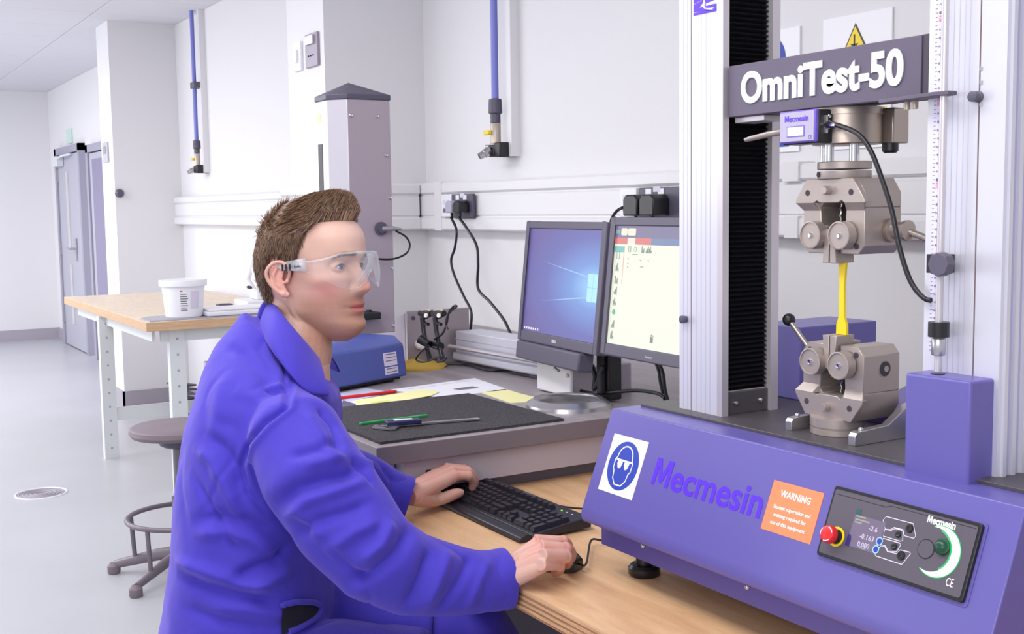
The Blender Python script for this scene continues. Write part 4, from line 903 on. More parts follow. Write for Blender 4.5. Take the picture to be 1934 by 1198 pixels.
# sensor box with display, connector
sb=thing('sensor_housing',(-1.17,1.19,1.45),'small silver and purple sensor box with maker name below the crosshead','sensor box')
b=MB(); b.box((-1.203,1.165,1.4515),(-1.135,1.172,1.4955),MT['lilac']); fr_=b.build('bezel',sb,bevel=.002)
fc=mat('sensor_silver',(172,166,190),.4,.3)
b=MB(); b.box((-1.2008,1.1643,1.4535),(-1.1372,1.1655,1.4935),fc); b.build('front_face',sb,bevel=.0008)
b=MB(); b.box((-1.203,1.172,1.450),(-1.135,1.206,1.4955),MT['black']); b.build('case',sb,bevel=.002)
text('maker_lettering','Mecmesin',.044,.0085,MT['purple'],frame((-1.169,1.1641,1.4845),(1,0,0),(0,0,1)),sb,thick=.0003,offset=.02)
b=MB(); b.box((-1.187,1.1638,1.4595),(-1.154,1.1644,1.4745),MT['lilac']); b.build('window_frame',sb)
b=MB(); b.box((-1.1855,1.1634,1.461),(-1.1555,1.1639,1.473),MT['wprint']); b.build('rating_window',sb)
text('rating_print','ILC-S 50kN',.021,.0028,MT['lbl'],frame((-1.1705,1.1633,1.467),(1,0,0),(0,0,1)),sb,thick=.0002,res=1)
text('ce_mark','CE',.0065,.005,MT['lilac'],frame((-1.1435,1.1641,1.458),(1,0,0),(0,0,1)),sb,thick=.0002)
MB().box((-1.135,1.181,1.463),(-1.131,1.185,1.487),MT['silver']).build('connector_flange',sb)
b=MB(); b.tube([(-1.134,1.187,1.474),(-1.126,1.1835,1.473),(-1.118,1.1815,1.4725),(-1.108,1.179,1.4715)],[.006,.0055,.0052,.0035],MT['chrome'],16); b.build('connector_plug',sb)
for z in (1.478,1.486): screw((-1.1345,1.19,z),(1,0,0),.003,sb)
cable('load_cell_lead',[(-1.112,1.180,1.4715),(-1.104,1.177,1.471)]+[AY(x,y,1.172) for x,y in ((1620,253),(1645,286),(1668,345),(1685,400),(1697,460),(1713,515),(1728,545),(1745,563),(1758,568))],.0033,'black lead arching from the sensor box down past the upper grip',n=10)
lv=MB(); lv.tube([(-1.2,1.18,1.470),(-1.232,1.17,1.4665),(-1.262,1.166,1.4625),(-1.272,1.165,1.461)],[(.004,.0045),(.0038,.0045),(.0032,.004),(.0022,.003)],MT['grip'],12); lv.build('clamp_lever',sb)
# ---- wedge grips
def grip(T,name,label,cat='grip'):
    g=thing(name,T@Vector((0,0,0)),label,cat)
    def mk(): b=MB(); b.T=T; return b
    hw=.0565; D=.075
    # z=0 is the mount side, extends to z=-.117 (jaws). front y=0
    # lower body with keyhole cavity, made as left/right halves plus bridge
    zc=-.040
    body=[(-.0565,zc),(-.0565,-.092),(-.046,-.104),(-.014,-.104),(-.014,-.073),(-.022,-.066),(-.0235,zc)]
    for s in (1,-1):
        b=mk(); b.prism([(s*x,.003,z) for x,z in body],(0,D-.003,0),MT['grip']); b.build('side_block',g,bevel=.001,bseg=1)
    b=mk(); b.prism([(-.0565,.003,zc),(-.0565,.003,-.02),(-.043,.003,0),(.043,.003,0),(.0565,.003,-.02),(.0565,.003,zc),(.0235,.003,zc),(.018,.003,-.033),(-.018,.003,-.033),(-.0235,.003,zc)],(0,D-.003,0),MT['grip']); b.build('yoke_body',g,bevel=.001,bseg=1)
    b=mk(); P=[(-.0635,-.033),(-.0625,-.028),(-.043,0),(.026,0),(.043,0),(.0625,-.028),(.0635,-.033),(.028,-.033),(.023,-.030),(.017,-.033),(-.017,-.033),(-.023,-.030),(-.028,-.033)]
    b.prism([(x,-.006,z) for x,z in P],(0,.0095,0),MT['grip'])
    for s in (-1,1):
        b.add([(s*.0635,-.006,-.033),(s*.028,-.006,-.033),(s*.0235,.003,zc-.004),(s*.0565,.003,zc-.004),(s*.0565,.003,-.033),(s*.0235,.003,-.033)],[(0,1,2,3),(0,3,4),(1,5,2)],MT['grip'])
    b.build('front_plate',g,bevel=.0008,bseg=1)
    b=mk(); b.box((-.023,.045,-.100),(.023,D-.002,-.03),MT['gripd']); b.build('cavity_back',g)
    b=mk(); b.tube([(-.0015+.0012*math.sin(i*1.6),.02,-.034-.0025*i) for i in range(14)],.0012,MT['chrome'],6); b.build('return_spring',g)
    for s in (-1,1):
        b=mk(); b.prism([(s*.001,-.004,-.117),(s*.001,-.004,-.070),(s*.0075,-.004,-.070),(s*.013,-.004,-.117)],(0,.036,0),MT['grip']); b.build('jaw',g,bevel=.0006,bseg=1)
        # roller disc
        b=mk(); b.lathe((s*.0265,-.002,-.078),(0,-1,0),[(.0195,-.002),(.0195,.013),(.0178,.0135),(.0172,.0115),(.004,.0115)],MT['grip'],36); ro=b.build('roller_disc',g)
        b=mk(); b.lathe((s*.0265,-.0134,-.078),(0,-1,0),[(.0045,0),(.0045,.001),(.003,.0032),(.001,.003)],MT['chrome'],16); b.build('screw',ro)
        b=mk(); b.lathe((s*.040,-.0062,-.019),(0,-1,0),[(.0042,0),(.0042,.0003)],MT['dkhole'],16); b.build('bolt_hole',g)
        b=mk(); b.lathe((s*.043,.0026,-.093),(0,-1,0),[(.0042,0),(.0042,.0003)],MT['dkhole'],16); b.build('bolt_hole',g)
    b=mk(); b.lathe((0,-.006,-.016),(0,-1,0),[(.0062,0),(.006,.009),(.005,.0105)],MT['grip'],22); b.build('locating_pin',g)
    return g,mk
Tu=Matrix.Translation((-1.151,1.215,1.402))
gu,mk=grip(Tu,'wedge_grip','upper steel wedge grip clamping the top of the yellow specimen')
b=mk(); b.lathe((.0565,.052,-.072),(1,0,0),[(.0155,0),(.0165,.002),(.0165,.008),(.012,.010),(.012,.026),(.014,.028),(.014,.033),(.008,.034)],MT['steel'],28); b.build('handle_hub',gu)
b=mk(); b.tube([(.085,.052,-.072),(.10,.065,-.080),(.125,.085,-.096),(.150,.105,-.112)],.0048,MT['steel'],14); b.build('handle_bar',gu)
b=mk(); b.sphere((.153,.107,-.114),.012,MT['black'],12); b.build('handle_ball',gu)
Tl=Matrix.Translation((-1.149,1.215,1.0665))@Matrix.Rotation(PI,4,'Y')
gl_,mk=grip(Tl,'wedge_grip','lower steel wedge grip clamping the bottom of the yellow specimen')
b=mk(); b.lathe((-.0566,.045,-.072),(-1,0,0),[(.0125,-.006),(.0125,.0004),(.0115,.0004),(.010,-.004)],MT['steel'],24); b.lathe((-.0567,.045,-.072),(-1,0,0),[(.0105,0),(.0105,.0002)],MT['dkhole'],24);b.lathe((-.0567,.047,-.072),(-1,0,0),[(.0045,0),(.0045,.0012)],MT['steel'],16); b.build('side_socket',gl_)
bp=AY(1490,604,1.27); b=MB(); b.sphere(bp,.0098,MT['black'],16); b.build('handle_ball',gl_)
b=MB(); b.tube([bp,Vector((-1.207,1.262,1.125))],.0038,MT['steel'],14); b.build('handle_bar',gl_)
b=MB(); b.lathe((-1.151,1.231,1.043),(0,0,1),[(.037,0),(.0378,.001),(.0378,.0085),(.036,.0095),(.036,.011),(.0378,.0115),(.0378,.024),(.036,.025)],MT['grip'],44); b.build('base_disc',gl_)
# specimen
z0,z1=1.1837,1.2852; cx=-1.1445
P=[(-.0095,z0),(-.0092,z0+.014),(-.0048,z0+.026),(-.0042,z0+.07),(-.0062,z1-.006),(-.0066,z1)]
b=MB(); b.prism([(cx+x,1.229,z) for x,z in P]+[(cx-x,1.229,z) for x,z in P[::-1]],(0,.005,0),MT['yellow']); b.build('tensile_specimen',label='bright yellow dog-bone plastic specimen held between the two grips',cat='specimen',bevel=.0006)
# ================================================================ KEYBOARD AND MOUSE
kt=thing('keyboard',(-1.95,1.13,.77),'full-size black keyboard on the plywood desk under his left hand','keyboard')
KT=Matrix.Translation((-1.722,1.047,.77))@Matrix.Rotation(math.radians(-.6),4,'Z')@Matrix.Translation((-.455,0,0))
def ym(y): return y*.5 if y<.05 else .025+(y-.05)*.84
def mkk(): b=MB(); b.T=KT; return b
def ymp(L): return [(a,ym(y),z) for a,y,z in L]
KM=mat('keyboard_black',(34,32,42),.4); KY=mat('key_black',(34,33,40),.3)
def sl(y): return .013+.014*max(0,(y-.055))/.14
b=mkk(); b.prism(ymp([(0,.05,0.002),(0,.05,.012),(0,.2,.027),(0,.205,.024),(0,.205,.006)]),(.455,0,0),KM); b.build('casing',kt,bevel=.003)
b=mkk(); b.prism(ymp([(0,0,.001),(0,-.003,.004),(0,.004,.010),(0,.03,.015),(0,.05,.0125),(0,.05,.001)]),(.455,0,0),KM); b.build('wrist_rest',kt,bevel=.002)
keym={}
def key(x,y,w,h=.0165):
    k=(round(w,4),round(h,4))
    z=sl(y); y=ym(y); h=h*.84; k=(round(w,4),round(h,4))
    if k not in keym:
        b=MB(); i=.0028; b.add([(-w/2,-h/2,0),(w/2,-h/2,0),(w/2,h/2,0),(-w/2,h/2,0),(-w/2+i,-h/2+i,.0075),(w/2-i,-h/2+i,.0075),(w/2-i,h/2-i*.5,.0075),(-w/2+i,h/2-i*.5,.0075)],[(4,5,6,7),(0,1,5,4),(1,2,6,5),(2,3,7,6),(3,0,4,7)],KY)
        o=b.build('key',None); keym[k]=o; first=True
    else:
        o=keym[k].copy(); C.objects.link(o)
    o.parent=kt; o.matrix_parent_inverse=wmat(kt).inverted()
    o.matrix_basis=KT@Matrix.Translation((x,y,z))@Matrix.Rotation(math.radians(5.2),4,'X')
p=.019
rows=[(.058+.012,[1.25,1.25,1.25,6.25,1.25,1.25,1.25,1.25]),(.089,[2.25]+[1]*10+[2.75]),(.108,[1.75]+[1]*11+[2.25]),(.127,[1.5]+[1]*12+[1.5]),(.146,[1]*13+[2])]
for y,ws in rows:
    x=.018
    for w in ws: key(x+w*p/2,y,w*p-.0018); x+=w*p
xf=[0]+[2+i for i in range(4)]+[6.5+i for i in range(4)]+[11+i for i in range(4)]
for i in xf: key(.018+(i+.5)*p,.173,p-.0018,.0145)
x0=.018+15*p+.006
for i in range(3):
    key(x0+(i+.5)*p,.173,p-.0018,.0145); key(x0+(i+.5)*p,.146,p-.0018); key(x0+(i+.5)*p,.127,p-.0018); key(x0+(i+.5)*p,.070,p-.0018)
key(x0+1.5*p,.089,p-.0018)
x1=x0+3*p+.006
for j,y in enumerate((.146,.127,.108,.089,.070)):
    for i in range(3):
        if j==4 and i==1: continue
        w=2 if (j==4 and i==0) else 1
        key(x1+(i+w/2)*p,y,w*p-.0018)
key(x1+3.5*p,.146,p-.0018); key(x1+3.5*p,.1175,p-.0018,.036); key(x1+3.5*p,.0795,p-.0018,.036)
gled=emis('green_led',(150,230,40),1.6)
for i in range(3): 
    b=mkk(); b.lathe((x1+.014+i*.018,ym(.180),.0258),(0,0,1),[(.0018,0),(.0018,.0006)],gled if i==0 else MT['lbl'],12); b.build('indicator_light',kt)
b=mkk(); b.box((.23,ym(.188),.0268),(.275,ym(.195),.0276),mat('badge',(90,88,100),.4)); b.build('badge',kt)
cable('keyboard_lead',[(-1.86,1.205,.790),(-1.84,1.235,.782),(-1.80,1.31,.7735),(-1.74,1.34,.7735),(-1.6,1.36,.7735)],.0019,'thin black keyboard lead running behind the blue machine')
ms_=thing('computer_mouse',(-1.64,1.12,.77),'black computer mouse under his right hand','mouse')
Tm=Matrix.Translation((-1.585,1.022,.77))@Matrix.Rotation(math.radians(-62),4,'Z')
# mouse local: +y forward
b=MB(); b.T=Tm; vs=[];fs=[];n=16;m_=24
for i in range(n+1):
    t=i/n; y=-.055+.11*t; hgt=.036*max(0,math.sin(PI*(.06+.82*t)))**.6; wd=.031*max(.0,math.sin(PI*(.04+.92*t)))**.35
    for k in range(m_+1):
        a=PI*k/m_; vs.append((wd*math.copysign(abs(math.cos(a))**.7,math.cos(a)),y,.002+hgt*math.sin(a)**.7))
for i in range(n):
    for k in range(m_): fs.append((i*(m_+1)+k,(i+1)*(m_+1)+k,(i+1)*(m_+1)+k+1,i*(m_+1)+k+1))
fs.append([k for k in range(m_+1)]); fs.append([n*(m_+1)+k for k in range(m_+1)][::-1])
b.add(vs,fs,MT['black'],True); b.build('body',ms_)
b=MB(); b.T=Tm; b.cyl((-.004,.030,.030),(.004,.030,.030),.008,MT['rubber'],18); b.build('scroll_wheel',ms_)
cable('mouse_lead',[Tm@Vector((0,.054,.012)),Tm@Vector((0,.068,.014)),AZ(1116,1022,.783),AZ(1135,1021,.780),AZ(1160,1024,.774),(-1.5,1.25,.7735)],.0019,'thin black mouse lead disappearing under the blue machine')
# ================================================================ PERSON
def vmat(name,rough,sss=0,bump=0,bs=200):
    m=bpy.data.materials.new(name); m.use_nodes=True; nt=m.node_tree; b=nt.nodes['Principled BSDF']
    a=nt.nodes.new('ShaderNodeVertexColor'); a.layer_name='Col'; nt.links.new(a.outputs[0],b.inputs['Base Color']); b.inputs['Roughness'].default_value=rough
    if sss: b.inputs['Subsurface Weight'].default_value=sss; b.inputs['Subsurface Radius'].default_value=(.6,.25,.15); b.inputs['Subsurface Scale'].default_value=.006
    n=nt.nodes.new('ShaderNodeTexNoise'); n.inputs['Scale'].default_value=bs; bp=nt.nodes.new('ShaderNodeBump'); bp.inputs['Strength'].default_value=bump; bp.inputs['Distance'].default_value=.001
    tc=nt.nodes.new('ShaderNodeTexCoord'); nt.links.new(tc.outputs['Object'],n.inputs[0]); nt.links.new(n.outputs[0],bp.inputs['Height']); nt.links.new(bp.outputs[0],b.inputs['Normal'])
    return m
SKIN=vmat('skin',.5,.18,.12,400)
COAT=mat('royal_blue_cotton',(60,48,176),.8,bump=.3,bscale=900)
_b=COAT.node_tree.nodes['Principled BSDF']; _b.inputs['Sheen Weight'].default_value=.35; _b.inputs['Sheen Roughness'].default_value=.5; _b.inputs['Sheen Tint'].default_value=lin((190,170,255))
DK=mat('dark',(20,18,30),.7)
person=thing('person',(-1.87,.53,0),'man with short brown hair in blue work coat and safety glasses, seated at keyboard','person')
HS=.985
HC=AD(596,513,1.97); HY=math.radians(35)
HT=Matrix.Translation(HC)@Matrix.Rotation(HY,4,'Z')@Matrix.Rotation(math.radians(-3),4,'Y')@Matrix.Rotation(math.radians(-2),4,'X')@Matrix.Diagonal((HS,HS,HS,1))
def interp(z,tab):
    return np.interp(z,[t[0] for t in tab],[t[1] for t in tab])
XFt=[(-.122,.052),(-.117,.069),(-.110,.081),(-.100,.088),(-.090,.089),(-.08,.0845),(-.070,.0855),(-.060,.0862),(-.05,.086),(-.03,.0855),(-.015,.085),(0,.083),(.008,.082),(.015,.085),(.024,.090),(.04,.0925),(.055,.092),(.07,.087),(.085,.075),(.098,.055),(.108,.032),(.114,.0)]
XBt=[(-.122,.035),(-.117,.02),(-.11,.008),(-.1,-.012),(-.09,-.03),(-.08,-.045),(-.065,-.063),(-.05,-.076),(-.03,-.088),(-.01,-.096),(.02,-.101),(.045,-.099),(.065,-.09),(.085,-.07),(.1,-.045),(.109,-.022),(.114,-.004)]
Wt=[(-.122,.006),(-.117,.016),(-.11,.026),(-.1,.035),(-.09,.0425),(-.08,.048),(-.07,.0525),(-.055,.0575),(-.04,.061),(-.02,.0645),(0,.068),(.02,.0715),(.04,.073),(.055,.0715),(.07,.066),(.085,.055),(.098,.040),(.108,.022),(.114,.002)]
def smooth_tab(tab,z):
    o=np.zeros_like(z)
    for d,w in ((-.006,.1),(-.003,.22),(0,.36),(.003,.22),(.006,.1)): o=o+w*interp(z+d,tab)
    return o
def head_surface(nz=170,nf=240):
    t=np.linspace(0,1,nz); z=-.122+.236*(.5-.5*np.cos(PI*t))*.35+0
    z=-.122+.236*(.65*t+.35*(.5-.5*np.cos(PI*t)))
    phi=np.linspace(-PI,PI,nf,endpoint=False)
    Z,P=np.meshgrid(z,phi,indexing='ij')
    xf=smooth_tab(XFt,z)[:,None]; xb=smooth_tab(XBt,z)[:,None]; w=smooth_tab(Wt,z)[:,None]
    cx=xb+(xf-xb)*.46
    c=np.cos(P); s=np.sin(P)
    q=np.where(c>0,.88,.95)
    X=cx+np.where(c>0,xf-cx,cx-xb)*np.sign(c)*np.abs(c)**q; Y=w*np.sign(s)*np.abs(s)**.93
    f=np.clip((X-.02)/.03,0,1)
    ya=np.abs(Y)
    N=interp(Z,[(-.052,0),(-.046,.003),(-.042,.011),(-.038,.0175),(-.033,.0228),(-.029,.0236),(-.022,.0205),(-.012,.0155),(0,.0105),(.010,.0058),(.02,.002),(.03,0)])
    sg=interp(Z,[(-.045,.0125),(-.036,.0118),(-.028,.0098),(-.015,.0078),(0,.0068),(.02,.010)])
    dx=N*np.exp(-(Y/sg)**2)
    g=lambda y0,z0,sy,sz: np.exp(-((ya-y0)/sy)**2-((Z-z0)/sz)**2)
    dx=dx+.0095*g(.0135,-.0345,.0055,.0062)
    dx=dx-.0025*g(.0195,-.030,.004,.008)
    dx=dx+.0035*g(.024,.026,.019,.0075)+.002*g(0,.026,.012,.01)
    dx=dx-.0085*g(.031,.006,.0155,.0115)-.005*g(.0145,.007,.006,.010)
    dx=dx+.0025*g(.030,-.013,.016,.008)
    dx=dx+.0060*g(0,-.0580,.018,.0044)+.0066*g(0,-.0705,.0155,.0048)-.0042*g(0,-.0642,.023,.0017)
    dx=dx-.0015*g(.027,-.064,.006,.006)-.003*g(0,-.0805,.018,.005)+.0045*g(0,-.094,.016,.0105)
    dx=dx-.001*g(0,-.048,.003,.006)
    dx=dx-.003*g(.045,-.05,.014,.02)
    X=X+dx*f
    Y=Y+np.sign(Y)*(.0035*np.exp(-((X-.045)/.02)**2-((Z+.017)/.012)**2)-.003*np.exp(-((X-.05)/.02)**2-((Z-.035)/.02)**2)+.003*np.exp(-((X+.0)/.02)**2-((Z+.07)/.014)**2))
    return X,Y,Z
HX,HYv,HZ=head_surface()
def grid_faces(nz,nf):
    return [(i*nf+k,i*nf+(k+1)%nf,(i+1)*nf+(k+1)%nf,(i+1)*nf+k) for i in range(nz-1) for k in range(nf)]
bd=MB()
nz,nf=HX.shape
vs=[HT@Vector((float(a),float(b),float(c))) for a,b,c in zip(HX.ravel(),HYv.ravel(),HZ.ravel())]
fs=grid_faces(nz,nf)+[tuple(range(nf))[::-1],tuple((nz-1)*nf+k for k in range(nf))]
bd.add(vs,fs,SKIN,True)
def hp(x,y,z): return HT@Vector((x,y,z))
EC=(.0612,.0305,.0055); ER=.0122
for s in (-1,1):
    c=Vector((EC[0],s*EC[1],EC[2]))
    def sp(az,el,r): return HT@(c+Vector((math.cos(el)*math.cos(az),math.cos(el)*math.sin(az),math.sin(el)))*r)
    for k in range(5):
        bd.tube([sp(math.radians(a)+s*.12,math.radians(25*max(0,math.cos(math.radians(a*1.5)))+k*9-1),.0134-.0003*k) for a in range(-88,89,8)],.0014 if k==0 else .0017,SKIN,8)
    for k in range(4):
        bd.tube([sp(math.radians(a)+s*.12,math.radians(-18*max(0,math.cos(math.radians(a*1.5)))-k*9-1),.0132-.0003*k) for a in range(-88,89,8)],.0012 if k==0 else .0016,SKIN,8)
    # ear
    ex,ey,ez=-.014,s*.0705,-.011
    def ep(u,v,o): return hp(ex+u*1.2,ey+s*o*1.1,ez+v)
    bd.tube(crv([ep(.006,.000,.002),ep(.010,.010,.004),ep(.009,.021,.007),ep(.001,.029,.011),ep(-.010,.027,.015),ep(-.018,.017,.018),ep(-.0195,.004,.017),ep(-.0145,-.010,.013),ep(-.006,-.022,.008),ep(.002,-.028,.004),ep(.006,-.024,.001)],5),[ .0028,.003,.0032,.0034,.0036,.0037,.0037,.0037,.0037,.0037,.0037]*4+[.0038]*7 if False else .0034,SKIN,10)
    bd.tube([ep(-.004,.026,.004),ep(-.009,.012,.008),ep(-.010,-.002,.008),ep(-.005,-.016,.005),ep(.001,-.026,.002)],[(.011,.002),(.013,.0025),(.012,.003),(.009,.0038),(.006,.004)],SKIN,14)
    bd.tube([ep(-.006,.020,.011),ep(-.011,.008,.013),ep(-.0105,-.006,.011),ep(-.004,-.014,.007)],.0026,SKIN,8)
    bd.sphere(ep(.005,-.004,.004),.0038,SKIN,8); bd.sphere(ep(-.001,-.025,.005),.0058,SKIN,8)
# neck
NB=AD(556,690,1.955)
bd.tube([hp(-.034,0,-.02),hp(-.033,0,-.055),hp(-.032,0,-.085),hp(-.030,0,-.11)*.45+NB*.55,NB,NB-Vector((0,0,.07))],[(.050,.052),(.050,.052),(.0515,.053),(.056,.056),(.060,.060),(.06,.06)],SKIN,28)
for s in (-1,1): bd.tube([hp(-.02,s*.052,-.04),hp(-.008,s*.040,-.085),NB+Vector((.012,.022,-.01))+Vector((-.888,.46,0))*(.012*s)],[.011,.010,.006],SKIN,12)
bd.sphere(hp(.012,0,-.135),.010,SKIN,10)
SpC=[AD(445,1285,1.96),AD(450,1131,1.955),AD(464,985,1.95),AD(498,838,1.95),AD(508,745,1.95)]
F2=Vector((.50,.866,0)).normalized(); L2=Vector((-F2.y,F2.x,0))
bd.tube([NB-Vector((0,0,.03))]+SpC[::-1],[.055,.06,.07,.075,.08,.10],SKIN,20)
shR=AD(552,810,1.785); elR=AD(698,1052,1.735); wrR=AD(945,1090,1.838)
shL=AD(575,790,2.12); elL=AD(628,884,2.20); wrL=AD(772,936,2.215)
for a,b_,c in ((shR,elR,wrR),(shL,elL,wrL)): bd.tube([SpC[4],a,b_,c],[.04,.045,.036,.026],SKIN,14)
hip=SpC[0]
kneeR=hip+F2*.45-L2*.10+Vector((0,0,.02)); kneeL=hip+F2*.43+L2*.13+Vector((0,0,.02))
ankR=Vector((kneeR.x-.03,kneeR.y+.0,.10)); ankL=Vector((kneeL.x-.02,kneeL.y+.05,.10))
for k,a,s in ((kneeR,ankR,-1),(kneeL,ankL,1)): bd.tube([hip,hip+L2*.09*s,k,a],[.07,.07,.05,.035],SKIN,14)
# hands
def hand(wr,K,P,D,T,th,side):
    r0=(.0115,.0118,.0112,.010)
    for i in range(4):
        bd.tube([wr+(K[i]-K[1])*.35,(wr+(K[i]-K[1])*.35)*.45+K[i]*.55,K[i]],[.0175,.0145,r0[i]],SKIN,14)
        bd.tube(crv([K[i]+(K[i]-P[i])*.3,K[i],P[i],D[i],T[i]],4),[r0[i]]*4+[r0[i]*.98,r0[i]*.93,r0[i]*.86,r0[i]*.84,r0[i]*.88,r0[i]*.84,r0[i]*.8,r0[i]*.78,r0[i]*.78,r0[i]*.76,r0[i]*.74,r0[i]*.7,r0[i]*.5],SKIN,14)
        bd.sphere(T[i]-(T[i]-D[i]).normalized()*.002,r0[i]*.70,SKIN,8); bd.sphere(P[i],r0[i]*.96,SKIN,8)
    for i in range(3): bd.tube([wr*.5+(K[i]+K[i+1])*.25,(K[i]+K[i+1])*.5-Vector((0,0,.003))],[.016,.009],SKIN,12)
    bd.tube(crv(th,4),[.017]*4+[.0155,.0145,.0135,.013,.0125,.0122,.012,.0118,.0115,.0108,.0098,.008,.006][:len(crv(th,4))-4],SKIN,14) if len(crv(th,4))<=17 else None
Z=AZ
# right hand on the mouse (near)
KR=[Z(1022,1023,.832),Z(1031,1034,.834),Z(1034,1050,.828),Z(1029,1068,.815)]
PR=[Z(1063,1024,.827),Z(1068,1037,.827),Z(1069,1052,.818),Z(1056,1069,.805)]
DR=[Z(1073,1032,.809),Z(1078,1044,.810),Z(1074,1059,.798),Z(1056,1078,.788)]
TR=[Z(1073,1044,.798),Z(1079,1055,.796),Z(1070,1068,.786),Z(1047,1083,.780)]
hand(wrR,KR,PR,DR,TR,[wrR+Vector((-.01,.0,-.005)),Z(1000,1043,.812),Z(1028,1034,.800),Z(1050,1030,.792),Z(1068,1028,.790)],-1)
# left hand on the keyboard (far)
def DD(x,y,d): return AD(x,y,d)
KL=[DD(862,899,2.325),DD(856,889,2.345),DD(849,885,2.365),DD(841,885,2.385)]
PL=[DD(884,899,2.335),DD(883,891,2.36),DD(876,887,2.385),DD(864,886,2.405)]
DL=[DD(893,910,2.35),DD(895,903,2.375),DD(889,899,2.40),DD(878,896,2.42)]
TL=[DD(892,923,2.358),DD(897,917,2.385),DD(893,911,2.412),DD(884,907,2.435)]
hand(wrL,KL,PL,DL,TL,[wrL+Vector((.004,.01,-.004)),DD(815,944,2.27),DD(838,941,2.285),DD(858,934,2.30),DD(874,930,2.315)],1)
body=bd.build('body',person,weld=False)
def apply_voxel(o,size,smooth_it=0,fac=.5):
    m=o.modifiers.new('r','REMESH'); m.mode='VOXEL'; m.voxel_size=size; m.use_smooth_shade=True
    if smooth_it: s=o.modifiers.new('s','SMOOTH'); s.iterations=smooth_it; s.factor=fac
    bpy.context.view_layer.update()
    dg=bpy.context.evaluated_depsgraph_get(); me=bpy.data.meshes.new_from_object(o.evaluated_get(dg))
    o.modifiers.clear(); old=o.data; mats=[x for x in old.materials]; o.data=me; bpy.data.meshes.remove(old)
    me.materials.clear()
    for x in mats[:1]: me.materials.append(x)
    me.polygons.foreach_set('use_smooth',[True]*len(me.polygons)); return me
me=apply_voxel(body,.0017,2,.5)
nv=len(me.vertices); co=np.empty(nv*3,'f'); me.vertices.foreach_get('co',co); co=co.reshape(-1,3)
Wm=np.array(wmat(body)); cw=co@Wm[:3,:3].T+Wm[:3,3]
Hi=np.array(HT.inverted()); lh=cw@Hi[:3,:3].T+Hi[:3,3]
def L3(c): return np.array(lin(c)[:3])
col=np.tile(L3((206,170,154)),(nv,1))
def blend(c,m):
    global col
    m=np.clip(m,0,1)[:,None]; col=col*(1-m)+L3(c)*m
inh=(lh[:,2]>-.16)&(np.abs(lh[:,0])<.16)&(np.abs(lh[:,1])<.12)
G=lambda x0,y0,z0,sx,sy,sz,y=None: inh*np.exp(-((lh[:,0]-x0)/sx)**2-((np.abs(lh[:,1])-y0)/sy)**2-((lh[:,2]-z0)/sz)**2)
rng=np.random.RandomState(3)
nzv=np.array([noise.noise(Vector(v)*55) for v in lh[::1]]) if nv<10 else None
def vnoise(p,s):  # cheap smooth noise by summed sines
    q=p*s; return (np.sin(q[:,0]+1.3*np.sin(q[:,1]*1.1))+np.sin(q[:,1]*1.2+1.7*np.sin(q[:,2]*.9))+np.sin(q[:,2]*1.1+1.5*np.sin(q[:,0]*1.2)))/3
n1=vnoise(cw,90); n2=vnoise(cw,310)
blend((200,146,134),.22+.14*n1)
blend((232,196,182),G(.09,0,.06,.05,.06,.035)*.75)
blend((214,108,110),G(.05,.048,-.035,.03,.022,.022)*.42)
blend((216,128,118),G(.11,0,-.03,.02,.014,.014)*.55)
blend((222,120,112),G(-.015,.078,-.004,.03,.02,.036)*.4)
beard=inh*np.clip((-.035-lh[:,2])/.02,0,1)*np.clip((lh[:,0]+.02)/.03,0,1)
blend((158,108,84),beard*(.60+.07*vnoise(cw,900)))
blend((150,100,76),G(.09,0,-.095,.03,.026,.016)*.35)
blend((150,104,82),G(.095,.012,-.050,.02,.018,.005)*.5)
lipm=inh*(lh[:,0]>.07)*(np.abs(lh[:,1])<.0235)*np.exp(-((lh[:,2]+.0642)/.0082)**4)*np.clip((.0235-np.abs(lh[:,1]))/.006,0,1)
blend((196,104,104),lipm*.8)
blend((110,46,46),inh*(lh[:,0]>.07)*(np.abs(lh[:,1])<.022)*np.exp(-((lh[:,2]+.0642)/.0013)**2)*.8)  # painted crease shade: dark line between lips where smoothing softens the groove
by=np.abs(lh[:,1]); brow=inh*(lh[:,0]>.05)*np.exp(-((lh[:,2]-(.0255+.05*(by-.012)-2.4*np.clip(by-.036,0,1)**1.3))/.0036)**2)*np.clip((by-.010)/.004,0,1)*np.clip((.048-by)/.006,0,1)
blend((126,88,70),brow*(.72+.25*n2))
blend((190,120,112),G(.07,.0305,.0055,.02,.014,.006)*.25)
for T_ in TR+TL+PR: 
    d=np.linalg.norm(cw-np.array(T_),axis=1); blend((214,120,112),np.exp(-(d/.012)**2)*.4)
for T_,D_ in list(zip(TL,DL))+[(AD(872,928,2.30),None)]:
    c_=np.array(T_+Vector((0,0,.006))); d=np.linalg.norm(cw-c_,axis=1); blend((236,188,184),np.exp(-(d/.005)**4)*.7)
hm=(~inh)&(cw[:,2]<.9); blend((212,132,122),hm*(.25+.2*n1))
ca=me.color_attributes.new('Col','FLOAT_COLOR','POINT'); ca.data.foreach_set('color',np.hstack([col,np.ones((nv,1))]).astype('f').ravel())
HAIRD=mat('lash_dark',(64,44,38),.6)
